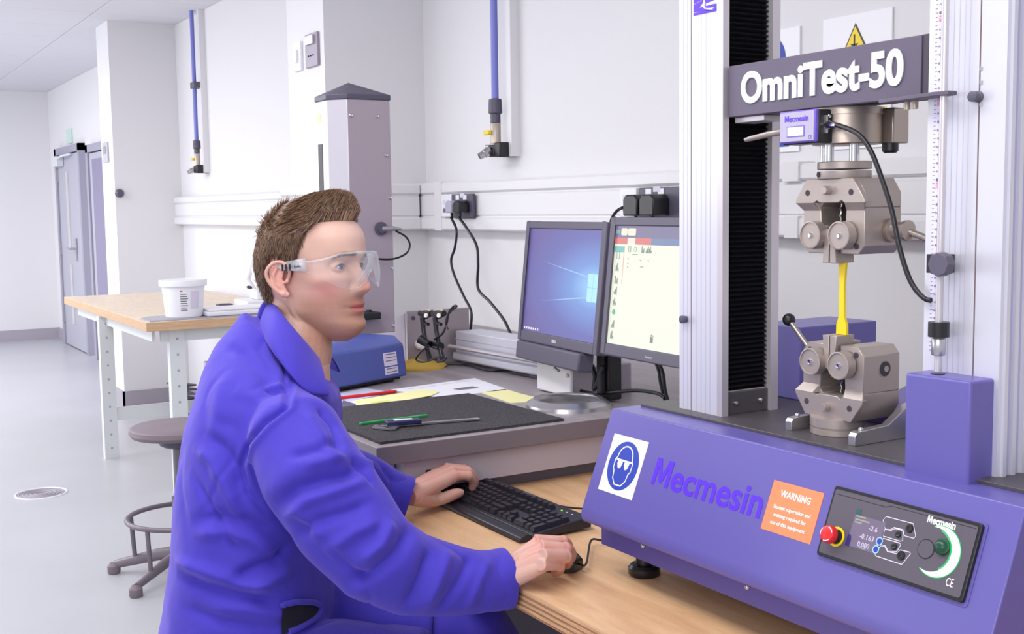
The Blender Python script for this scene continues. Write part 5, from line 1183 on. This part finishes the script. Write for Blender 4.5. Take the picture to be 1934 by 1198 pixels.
# eyes
for s in (-1,1):
    b=MB(); b.T=HT@Matrix.Translation((EC[0],s*EC[1],EC[2]))@Matrix.Rotation(PI/2+0,4,'Y')@Matrix.Rotation(math.radians(0),4,'X')
    ms3=[mat('iris_blue',(70,112,164),.15),mat('pupil',(8,8,12),.1),mat('eye_white',(236,232,234),.15)] if s==-1 else ms3
    n=28
    vs=[];fs=[]
    for i in range(n+1):
        a=PI*i/n
        for k in range(24): vs.append((ER*math.sin(a)*math.cos(2*PI*k/24),ER*math.sin(a)*math.sin(2*PI*k/24),ER*math.cos(a)))
    for i in range(n):
        f=[(i*24+k,(i+1)*24+k,(i+1)*24+(k+1)%24,i*24+(k+1)%24) for k in range(24)]
        m3=ms3[1] if i<2 else ms3[0] if i<5 else ms3[2]
        k0=b.mi(m3); 
        if i==0: b.add(vs,[],m3,True)
        for q in f: b.f.append(list(q)); b.m.append(k0); b.sm.append(True)
    b.build('eye',person)
    c=Vector((EC[0],s*EC[1],EC[2])); b=MB()
    b.tube([HT@(c+Vector((math.cos(e_)*math.cos(z_),math.cos(e_)*math.sin(z_),math.sin(e_)))*.0142) for z_,e_ in [(math.radians(a)+s*.12,math.radians(25*math.cos(math.radians(a*1.5))-5)) for a in range(-56,57,8)]],[.0003]+[.00062]*13+[.0003],HAIRD,6)
    b.tube([HT@(c+Vector((math.cos(e_)*math.cos(z_),math.cos(e_)*math.sin(z_),math.sin(e_)))*.0137) for z_,e_ in [(math.radians(a)+s*.12,math.radians(-18*math.cos(math.radians(a*1.5))+1)) for a in range(-48,49,8)]],.0003,HAIRD,6)
    b.build('eyelashes',person)
# ---- hair
HAIR=[mat('hair_brown',(104,80,66),.55),mat('hair_mid',(138,108,86),.5),mat('hair_light',(176,146,118),.5),mat('hair_dark',(74,56,48),.6)]
ph=np.linspace(-PI,PI,nf,endpoint=False)
def hairline(p):
    a=abs(math.degrees(p))
    return float(np.interp(a,[0,20,35,50,60,66,72,77,81,86,90,106,114,122,135,160,180],[.083,.083,.083,.082,.080,.074,.056,.030,.008,-.006,.026,.030,.010,-.022,-.045,-.055,-.058]))
HLn=np.array([hairline(p) for p in ph])
P3=np.stack([HX,HYv,HZ],-1)
du=np.gradient(P3,axis=0); dvv=np.roll(P3,-1,1)-np.roll(P3,1,1)
Nn=np.cross(dvv,du); Nn/=np.linalg.norm(Nn,axis=2,keepdims=True)+1e-9
ctr=np.array([-.01,0,.01]); sgn=np.sign(((P3-ctr)*Nn).sum(2,keepdims=True)); Nn*=sgn
ex_=HZ-HLn[None,:]
top=np.clip((HZ-.055)/.045,0,1)
jit=.0006*np.sin(HX*420+HYv*700)+.0006*np.sin(HYv*810+HZ*680)
th_=np.clip(ex_/.014,0,1)**.6*(.0065+.0125*top**1.0*np.clip(1.0+HX*2.2,.6,1.3))+jit*np.clip(ex_/.02,0,1)*(.3+.7*top)
cap=P3+Nn*(th_-.0015*(ex_<0.004))[...,None]
b=MB(); cs=[HT@Vector(c.tolist()) for c in cap.reshape(-1,3)]
mask=ex_>-.001
fs=[f for f in grid_faces(nz,nf) if all(mask.ravel()[i] for i in f)]
fs.append(tuple((nz-1)*nf+k for k in range(nf)))
b.add(cs,fs,HAIR[0],True)
# strands
def strand(root,nrm,dr,L,lift,w,m,curl=0):
    pts=[]; p=Vector(root); d=(Vector(nrm)*lift+Vector(dr)).normalized()
    n=5
    for i in range(n+1):
        pts.append(HT@p); d=(d+Vector(dr)*.35+Vector((0,curl*.15,-.10*i*L*8))).normalized(); p=p+d*(L/n)
    b.tube(pts,[w,w,w*.95,w*.8,w*.55,w*.15],m,3,cap=False)
R=random.Random(11)
idx=np.argwhere(mask)
cell=np.linalg.norm(np.cross(dvv,du),axis=2); cell=cell/np.percentile(cell[mask],90)
cand=idx[[R.randrange(len(idx)) for _ in range(60000)]]; NS=0
for i,k in cand:
    x,y,z=P3[i,k]; n_=Nn[i,k]; t=float(top[i,k]); e=float(ex_[i,k])
    # thin near the poles where grid is dense
    if R.random()>float(cell[i,k])*1.0 or NS>17000: continue
    NS+=1
    rootp=P3[i,k]+n_*float(th_[i,k])*(.75 if t>.25 else .9)
    tt=t+.25*(R.random()-.5)
    if tt>.22:
        L=.016+.012*t+.006*R.random(); fz=max(0,min(1,(x-.0)/.06)); dr=Vector((1-.45*fz,.3*(R.random()-.5)+.10*math.sin(x*60),.12+.75*fz+.1*R.random())); lift=.5
        L*=1-.25*fz
        if x<-.04: dr=Vector((.2+.5*R.random(),.5*(R.random()-.5),-.3+.6*R.random())); L*=.8
        m=HAIR[R.choice([1,1,2,2,0,3])]; w=.00065
    else:
        L=.010+.006*R.random(); dr=Vector((-.25+.35*R.random(),.2*(R.random()-.5),-1)) if x<.03 else Vector((-.3,0,-.8)); lift=.62
        if e<.012: L*=.6
        m=HAIR[R.choice([0,0,1,3,0,1])]; w=.00048
    strand(rootp,n_,dr,L,lift,w,m,(R.random()-.5))
# eyebrow hairs
for s in (-1,1):
    for q in range(150):
        yy=.011+.036*R.random(); zz=.0250+.05*(yy-.012)-2.4*max(0,yy-.036)**1.3+.004*(R.random()-.5)*1.5
        # surface x at that point
        ii=int(np.argmin(np.abs(HZ[:,0]-zz))); kk=int(np.argmin(np.abs(HYv[ii,:]-s*yy)+(HX[ii,:]<.03)*1))
        strand((HX[ii,kk]-.0005,s*yy,zz),(1,0,0),Vector((.1,s*1.0,.35 if yy<.02 else -.05)),.006,.45,.00035,HAIR[R.choice([0,3,1])])
hair=b.build('hair',person,weld=False)
# ---- coat
ct=MB()
def ring_tube(b,rings,n=48):
    vs=[]
    for c,hw,hd,p,*tl in rings:
        tl=tl[0] if tl else 0
        for k in range(n):
            a=2*PI*k/n; ca,sa=math.cos(a),math.sin(a)
            vs.append(c+F2*hd*math.copysign(abs(ca)**p,ca)+L2*hw*math.copysign(abs(sa)**p,sa)-Vector((0,0,tl*hd*ca)))
    fs=[(i*n+k,i*n+(k+1)%n,(i+1)*n+(k+1)%n,(i+1)*n+k) for i in range(len(rings)-1) for k in range(n)]
    fs+= [tuple(range(n))[::-1],tuple((len(rings)-1)*n+k for k in range(n))]
    b.add(vs,fs,COAT,True)
ring_tube(ct,[(AD(458,1335,1.96),.205,.150,.9),(AD(465,1240,1.96),.20,.146,.9),(AD(474,1131,1.955),.195,.136,.9),(AD(476,985,1.95),.19,.122,.9),(AD(488,880,1.95),.19,.124,.88),(AD(502,800,1.95),.185,.126,.88),(AD(508,745,1.95),.175,.118,.9),(AD(506,705,1.95),.150,.102,.95,.1),(AD(510,675,1.955),.118,.088,1,.25),(AD(522,655,1.96),.090,.076,1,.45),(AD(535,640,1.965),.072,.066,1,.75)])
# shoulder yokes
ct.tube([AD(545,800,1.92),AD(548,806,1.84),AD(556,824,1.778),AD(590,895,1.745),AD(650,985,1.735),AD(708,1052,1.735),AD(775,1082,1.765),AD(850,1096,1.80),AD(905,1097,1.825),AD(945,1094,1.842)],[.05,.062,.072,.080,.079,.072,.064,.056,.050,.0475],COAT,30)
ct.tube([AD(545,790,1.98),AD(560,790,2.05),AD(568,792,2.12),AD(585,836,2.16),AD(628,884,2.195),AD(690,908,2.205),AD(735,930,2.21),AD(762,938,2.213)],[.05,.054,.058,.056,.055,.052,.045,.041],COAT,26)
for s,k in ((-1,kneeR),(1,kneeL)): ct.tube([hip+L2*.09*s,hip+F2*.2+L2*.10*s+Vector((0,0,.02)),hip+F2*.33+L2*.11*s+Vector((0,0,.02))],[.118,.115,.098],COAT,22)
coat=ct.build('coat',person,weld=False)
me=apply_voxel(coat,.0036,30,.6)
m=coat.modifiers.new('r','SUBSURF'); 
coat.modifiers.clear()
def getco(me):
    a=np.empty(len(me.vertices)*3,'f'); me.vertices.foreach_get('co',a); return a.reshape(-1,3).astype('d')
def getn(me):
    a=np.empty(len(me.vertices)*3,'f'); me.vertices.foreach_get('normal',a); return a.reshape(-1,3).astype('d')
Wc=wmat(coat)
def bvh(o):
    Wm=wmat(o); return BVHTree.FromPolygons([Wm@v.co for v in o.data.vertices],[tuple(p.vertices) for p in o.data.polygons])
bt=bvh(coat)
def hit(x,y,tree):
    h=tree.ray_cast(O,ray(x,y).normalized()); return h
FOLDS=[ # pixel polyline on the photographed coat -> traced onto the coat surface; (pts, amplitude, width)
 ([(690,880),(655,900),(610,908),(560,925),(520,958)],-.0075,.013),([(690,905),(640,925),(580,945),(535,985)],.006,.012),
 ([(700,950),(655,968),(600,985),(560,1010)],-.006,.011),([(715,985),(670,1005),(620,1040)],.005,.012),
 ([(775,1000),(748,1045),(705,1085),(660,1105)],-.008,.013),([(740,985),(720,1030),(680,1062)],.007,.013),
 ([(812,1040),(795,1090),(770,1145)],-.007,.012),([(850,1040),(832,1085),(800,1150)],.0065,.013),
 ([(890,1050),(868,1100),(828,1155)],-.0055,.011),([(925,1055),(905,1100),(880,1150)],.004,.010),
 ([(640,830),(600,850),(548,862)],-.005,.010),([(655,860),(620,870),(575,880)],.004,.010),
 ([(600,1010),(640,1060),(700,1110)],-.005,.011),([(560,960),(600,1010),(650,1080)],.004,.010),
 ([(552,715),(540,770),(500,800),(470,835),(455,880),(468,930),(500,968)],-.006,.006),
 ([(562,722),(552,772),(512,806),(482,842),(468,885),(480,925)],.003,.006),
 ([(388,820),(420,845),(445,880),(458,930)],-.006,.012),([(372,850),(400,870),(430,915),(450,960)],.005,.012),
 ([(365,900),(395,960),(425,1010),(450,1045)],-.005,.010),([(400,880),(430,940),(460,990)],.0035,.011),
 ([(372,985),(420,975),(470,985),(520,1010)],-.006,.012),([(372,1010),(420,1005),(470,1018),(520,1045)],.005,.012),
 ([(340,1088),(390,1110),(450,1125),(530,1138)],-.007,.012),([(335,1060),(390,1080),(450,1100),(530,1115)],.006,.012),
 ([(440,1095),(480,1075),(520,1058),(545,1030)],-.008,.012),([(470,1110),(510,1095),(550,1075)],.006,.011),
 ([(400,1145),(470,1150),(540,1165)],.004,.013),([(350,1150),(420,1175),(520,1190)],-.005,.012),
 ([(420,650),(455,668),(490,700),(520,745)],-.004,.013),([(440,740),(470,745),(505,770)],.003,.013),
 ([(600,770),(630,800),(648,850)],-.006,.010),([(575,775),(610,830),(640,880)],.004,.011),
 ([(665,865),(690,885),(705,915)],-.005,.009),([(690,870),(715,890),(735,925)],.004,.009),([(720,880),(738,905),(742,940)],-.0045,.008),
 ([(430,700),(410,780),(395,850)],.003,.02), ([(536,672),(538,700),(539,735),(541,768)],-.0035,.005),([(500,735),(520,742),(534,738)],-.004,.007),([(505,725),(520,730),(534,728)],.003,.007)]
c0=getco(me); nn=getn(me); Wc_=np.array(Wc); cwv=c0@Wc_[:3,:3].T+Wc_[:3,3]; disp=np.zeros(len(c0))
for pts,amp,wd in FOLDS:
    P_=[]
    for a,bq in zip(pts[:-1],pts[1:]):
        for t in np.linspace(0,1,4,endpoint=False): P_.append((a[0]+(bq[0]-a[0])*t,a[1]+(bq[1]-a[1])*t))
    P_.append(pts[-1]); Hh=[]
    for x,y in P_:
        h=hit(x,y,bt)
        if h[0] is not None: Hh.append((np.array(h[0]),np.array(h[1])))
    if len(Hh)<2: continue
    wd*=.82; amp*=1.6
    best=np.full(len(c0),9.); bt_=np.zeros(len(c0))
    for i in range(len(Hh)-1):
        a,b_=Hh[i][0],Hh[i+1][0]; ab=b_-a
        if np.linalg.norm(ab)>.08: continue
        t=np.clip(((cwv-a)@ab)/(ab@ab+1e-12),0,1); d=np.linalg.norm(cwv-(a+t[:,None]*ab),axis=1)
        d=np.where((nn@Hh[i][1])>-.1,d,9); u=d<best; best=np.where(u,d,best); bt_=np.where(u,(i+t)/(len(Hh)-1),bt_)
    disp+=amp*np.exp(-(best/wd)**2)*np.clip(np.minimum(bt_,1-bt_)*5+.25,0,1)
q=cwv*np.array([1,1,.8])
disp+=.0022*vnoise(q,22)+.0014*vnoise(q[:,[1,2,0]],47)+.0006*vnoise(q,95)
cr=vnoise(q*np.array([1,1,.6]),17)+.35*vnoise(q,41); disp-=.0022*np.exp(-(cr/.10)**2)
c1=c0+nn*disp[:,None]; me.vertices.foreach_set('co',c1.astype('f').ravel()); me.update()
# cuffs, collar, placket
def cuff(c,d,r,name='cuff'):
    d=d.normalized(); b=MB(); u=d.orthogonal().normalized(); w=d.cross(u); n=36; vs=[]
    prof=[(r*.97,-.03),(r*1.02,-.012),(r*1.03,.010),(r*1.01,.012),(r*.93,.010),(r*.9,-.012)]
    for rr_,h in prof:
        for k in range(n):
            a=2*PI*k/n; q=1+.035*math.sin(3*a+1)+.02*math.sin(5*a)
            vs.append(c+d*h+(u*math.cos(a)+w*math.sin(a))*rr_*q)
    b.add(vs,[(i*n+k,i*n+(k+1)%n,(i+1)*n+(k+1)%n,(i+1)*n+k) for i in range(len(prof)-1) for k in range(n)],COAT,True)
    return b.build(name,coat,weld=False)
cuff(AD(945,1094,1.842)+Vector((0,0,0)),wrR-AD(905,1097,1.825)+Vector((.0,.01,0)),.0475)
cuff(AD(762,938,2.213),AD(762,938,2.213)-AD(735,930,2.21),.041)
# collar: near half from guide points, far half mirrored across the body's mid plane
mid=AD(540,640,1.99)
def mir(p): d=(p-mid).dot(L2); return p-L2*2*d-F2*.016
def onmid(p): return p-L2*(p-mid).dot(L2)
inn=[AD(520,566,2.02),AD(516,569,1.975),AD(530,588,1.925),AD(556,620,1.90),AD(582,650,1.905),AD(603,676,1.93)]
mdl=[AD(507,578,2.03),AD(500,590,1.965),AD(512,628,1.88),AD(548,668,1.855),AD(586,704,1.862),AD(614,714,1.885)]
out=[AD(503,600,2.0),AD(490,620,1.955),AD(512,660,1.868),AD(545,705,1.838),AD(582,742,1.842),AD(624,748,1.872)]
for q_ in (inn,mdl,out): q_[0]=onmid(q_[0])+F2*.008
def collar(inn,mdl,out,name):
    b=MB(); n=24
    I,Mm,Oo=[ [c for c in crv(L_,5)] for L_ in (inn,mdl,out)]
    rows=[]
    nr=7
    cc=AD(560,700,1.96)
    for j in range(nr):
        t=j/(nr-1)
        row=[]
        for k in range(len(I)):
            p=(1-t)**2*I[k]+2*t*(1-t)*(Mm[k]*2-(I[k]+Oo[k])*.5)+t*t*Oo[k]; row.append(p)
        rows.append(row)
    vs=[p for r in rows for p in r]; m_=len(I)
    fs=[(j*m_+k,j*m_+k+1,(j+1)*m_+k+1,(j+1)*m_+k) for j in range(nr-1) for k in range(m_-1)]
    b.add(vs,fs,COAT,True); o=b.build(name,coat,weld=False)
    s=o.modifiers.new('t','SOLIDIFY'); s.thickness=.0035; s.offset=0
    s=o.modifiers.new('s','SUBSURF'); s.levels=1; s.render_levels=1
    return o
collar(inn,mdl,out,'collar'); collar([inn[0]]+[mir(p) for p in inn[1:]],[mdl[0]]+[mir(p) for p in mdl[1:]],[out[0]]+[mir(p) for p in out[1:]],'collar')
# front placket following the chest
tr2=bvh(coat)
pts_=[(530,1150),(534,1143),(560,1137),(590,1139),(600,1149),(592,1168),(566,1182),(541,1193),(529,1200),(528,1175)]
H_=[hit(x,y,tr2) for x,y in pts_]; cH=hit(560,1162,tr2)
if all(h[0] is not None for h in H_+[cH]):
    b=MB(); V_=[h[0]+h[1]*.006 for h in H_]; b.add([cH[0]+cH[1]*.0065]+V_,[(0,i+1,(i+1)%len(V_)+1) for i in range(len(V_))],DK,True); b.build('side_vent',coat,weld=False)
    b=MB(); b.tube(crv([h[0]+h[1]*.0055 for h in H_[:8]],4),.0048,COAT,8); b.build('vent_hem',coat,weld=False)
# trousers and shoes
tr_=MB()
for s,k,a in ((-1,kneeR,ankR),(1,kneeL,ankL)):
    tr_.tube([hip+L2*.08*s+Vector((0,0,.0)),hip+F2*.25+L2*.10*s+Vector((0,0,.01)),k,k+Vector((0,0,-.06))+F2*.015,(k+a)/2,a+Vector((0,0,.01))],[.098,.092,.075,.070,.064,.058],COAT,24)
trs=tr_.build('trousers',person,weld=False); tm_=apply_voxel(trs,.009,8,.6)
c0=getco(tm_); nn=getn(tm_); c1=c0+nn*(.004*vnoise(c0,30)+.002*vnoise(c0,60))[:,None]; tm_.vertices.foreach_set('co',c1.astype('f').ravel())
for a in (ankR,ankL):
    b=MB(); g=Vector((a.x,a.y,0)); n=20; vs=[];fs=[]
    for i in range(13):
        t=i/12; y=-.075+.28*t; w_=.046*(math.sin(PI*min(1,t*.86+.12)))**.45; h_=.085*(1-t)**.8*(1 if t>.1 else .8)+.035*math.sin(PI*(t*.8+.15))
        for k in range(n+1): an=PI*k/n; vs.append(g+F2*y+L2*(w_*math.cos(an))+Vector((0,0,.004+h_*math.sin(an)**.7)))
    for i in range(12):
        for k in range(n): fs.append((i*(n+1)+k,(i+1)*(n+1)+k,(i+1)*(n+1)+k+1,i*(n+1)+k+1))
        fs.append((i*(n+1),i*(n+1)+n,(i+1)*(n+1)+n,(i+1)*(n+1)))
    fs+= [tuple(range(n+1)),tuple(12*(n+1)+k for k in range(n+1))]
    b.add(vs,fs,MT['black'],True); b.build('shoe',person)
# ---- safety glasses
def clear():
    m=bpy.data.materials.new('clear_polycarbonate'); m.use_nodes=True; nt=m.node_tree; b=nt.nodes['Principled BSDF']
    b.inputs['Base Color'].default_value=(.86,.89,.95,1); b.inputs['Roughness'].default_value=.06; b.inputs['Specular IOR Level'].default_value=.7
    t=nt.nodes.new('ShaderNodeBsdfTransparent'); x=nt.nodes.new('ShaderNodeMixShader'); f=nt.nodes.new('ShaderNodeFresnel'); f.inputs[0].default_value=1.45
    a=nt.nodes.new('ShaderNodeMath'); a.operation='MULTIPLY_ADD'; a.inputs[1].default_value=.5; a.inputs[2].default_value=.04; nt.links.new(f.outputs[0],a.inputs[0])
    nt.links.new(a.outputs[0],x.inputs[0]); nt.links.new(t.outputs[0],x.inputs[1]); nt.links.new(b.outputs[0],x.inputs[2]); nt.links.new(x.outputs[0],nt.nodes['Material Output'].inputs[0]); return m
def frosted():
    m=clear(); m.name='temple_plastic'
    for n in m.node_tree.nodes:
        if n.type=='MATH': n.inputs[2].default_value=.2
    return m
CLR=clear(); FRO=frosted()
gl2=thing('safety_glasses',HC,'clear wraparound safety glasses worn by the seated man','glasses')
path=[(.012,-.080),(.035,-.079),(.060,-.073),(.082,-.060),(.098,-.042),(.107,-.022),(.112,0),(.107,.022),(.098,.042),(.082,.060),(.060,.073),(.035,.079),(.012,.080)]
pc_=[(p.x,p.y) for p in crv([(x,y,0) for x,y in path],5)]
b=MB(); m_=len(pc_); nr=9; vs=[]
for (x,y) in pc_:
    ya=abs(y)
    zt=.0285-.010*max(0,ya-.055)/.025-.0*ya+.002*math.cos(ya*30)
    zb=np.interp(ya,[0,.008,.016,.03,.045,.06,.073,.080],[.000,-.004,-.018,-.028,-.030,-.026,-.012,.004])
    if x<.03: zb=max(zb,.004)
    for j in range(nr):
        t=j/(nr-1); z=zt+(zb-zt)*t; bul=.003*math.sin(PI*t); vs.append(HT@Vector((x*1+bul*(1 if ya<.06 else 0),y*(1+.02*math.sin(PI*t)),z-.002)))
b.add(vs,[(k*nr+j,(k+1)*nr+j,(k+1)*nr+j+1,k*nr+j+1) for k in range(m_-1) for j in range(nr-1)],CLR,True); ls=b.build('lens_shield',gl2,weld=False)
s=ls.modifiers.new('t','SOLIDIFY'); s.thickness=.0022; s.offset=1
b=MB(); b.tube([vs[k*nr]+Vector((0,0,.0005)) for k in range(4,m_-4)],.0014,FRO,8); b.build('brow_bar',gl2)
for s in (-1,1):
    b=MB(); A=[(.034,.0795,.025,.003),(.015,.0805,.0225,.004),(-.005,.081,.020,.006),(-.022,.080,.017,.009),(-.035,.077,.011,.003)]
    vs2=[]
    for x,y,zt,zb in A:
        for z in (zt,zb): vs2.append(HT@Vector((x,s*y,z-.002)))
    b.add(vs2,[(2*i,2*i+1,2*i+3,2*i+2) for i in range(len(A)-1)],FRO,True); o=b.build('temple_arm',gl2,weld=False); q=o.modifiers.new('t','SOLIDIFY'); q.thickness=.0022; q.offset=0
    for j in range(3):
        x=.004-.0075*j
        b=MB(); b.T=HT; b.box((x,s*.0832-.0004,.003),(x+.0022,s*.0832+.0004,.014),DK); b.build('temple_slot',o)
    if s==-1: text('temple_lettering','bolle',.013,.0042,DK,HT@frame((.020,-.0828,.0095),(1,0,0),(0,0,1)),o,thick=.0004,offset=.02)
    b=MB(); b.tube([HT@Vector((.104,s*.008,-.002)),HT@Vector((.098,s*.012,-.012)),HT@Vector((.094,s*.017,-.020))],.0016,FRO,8); b.build('nose_bridge',gl2)
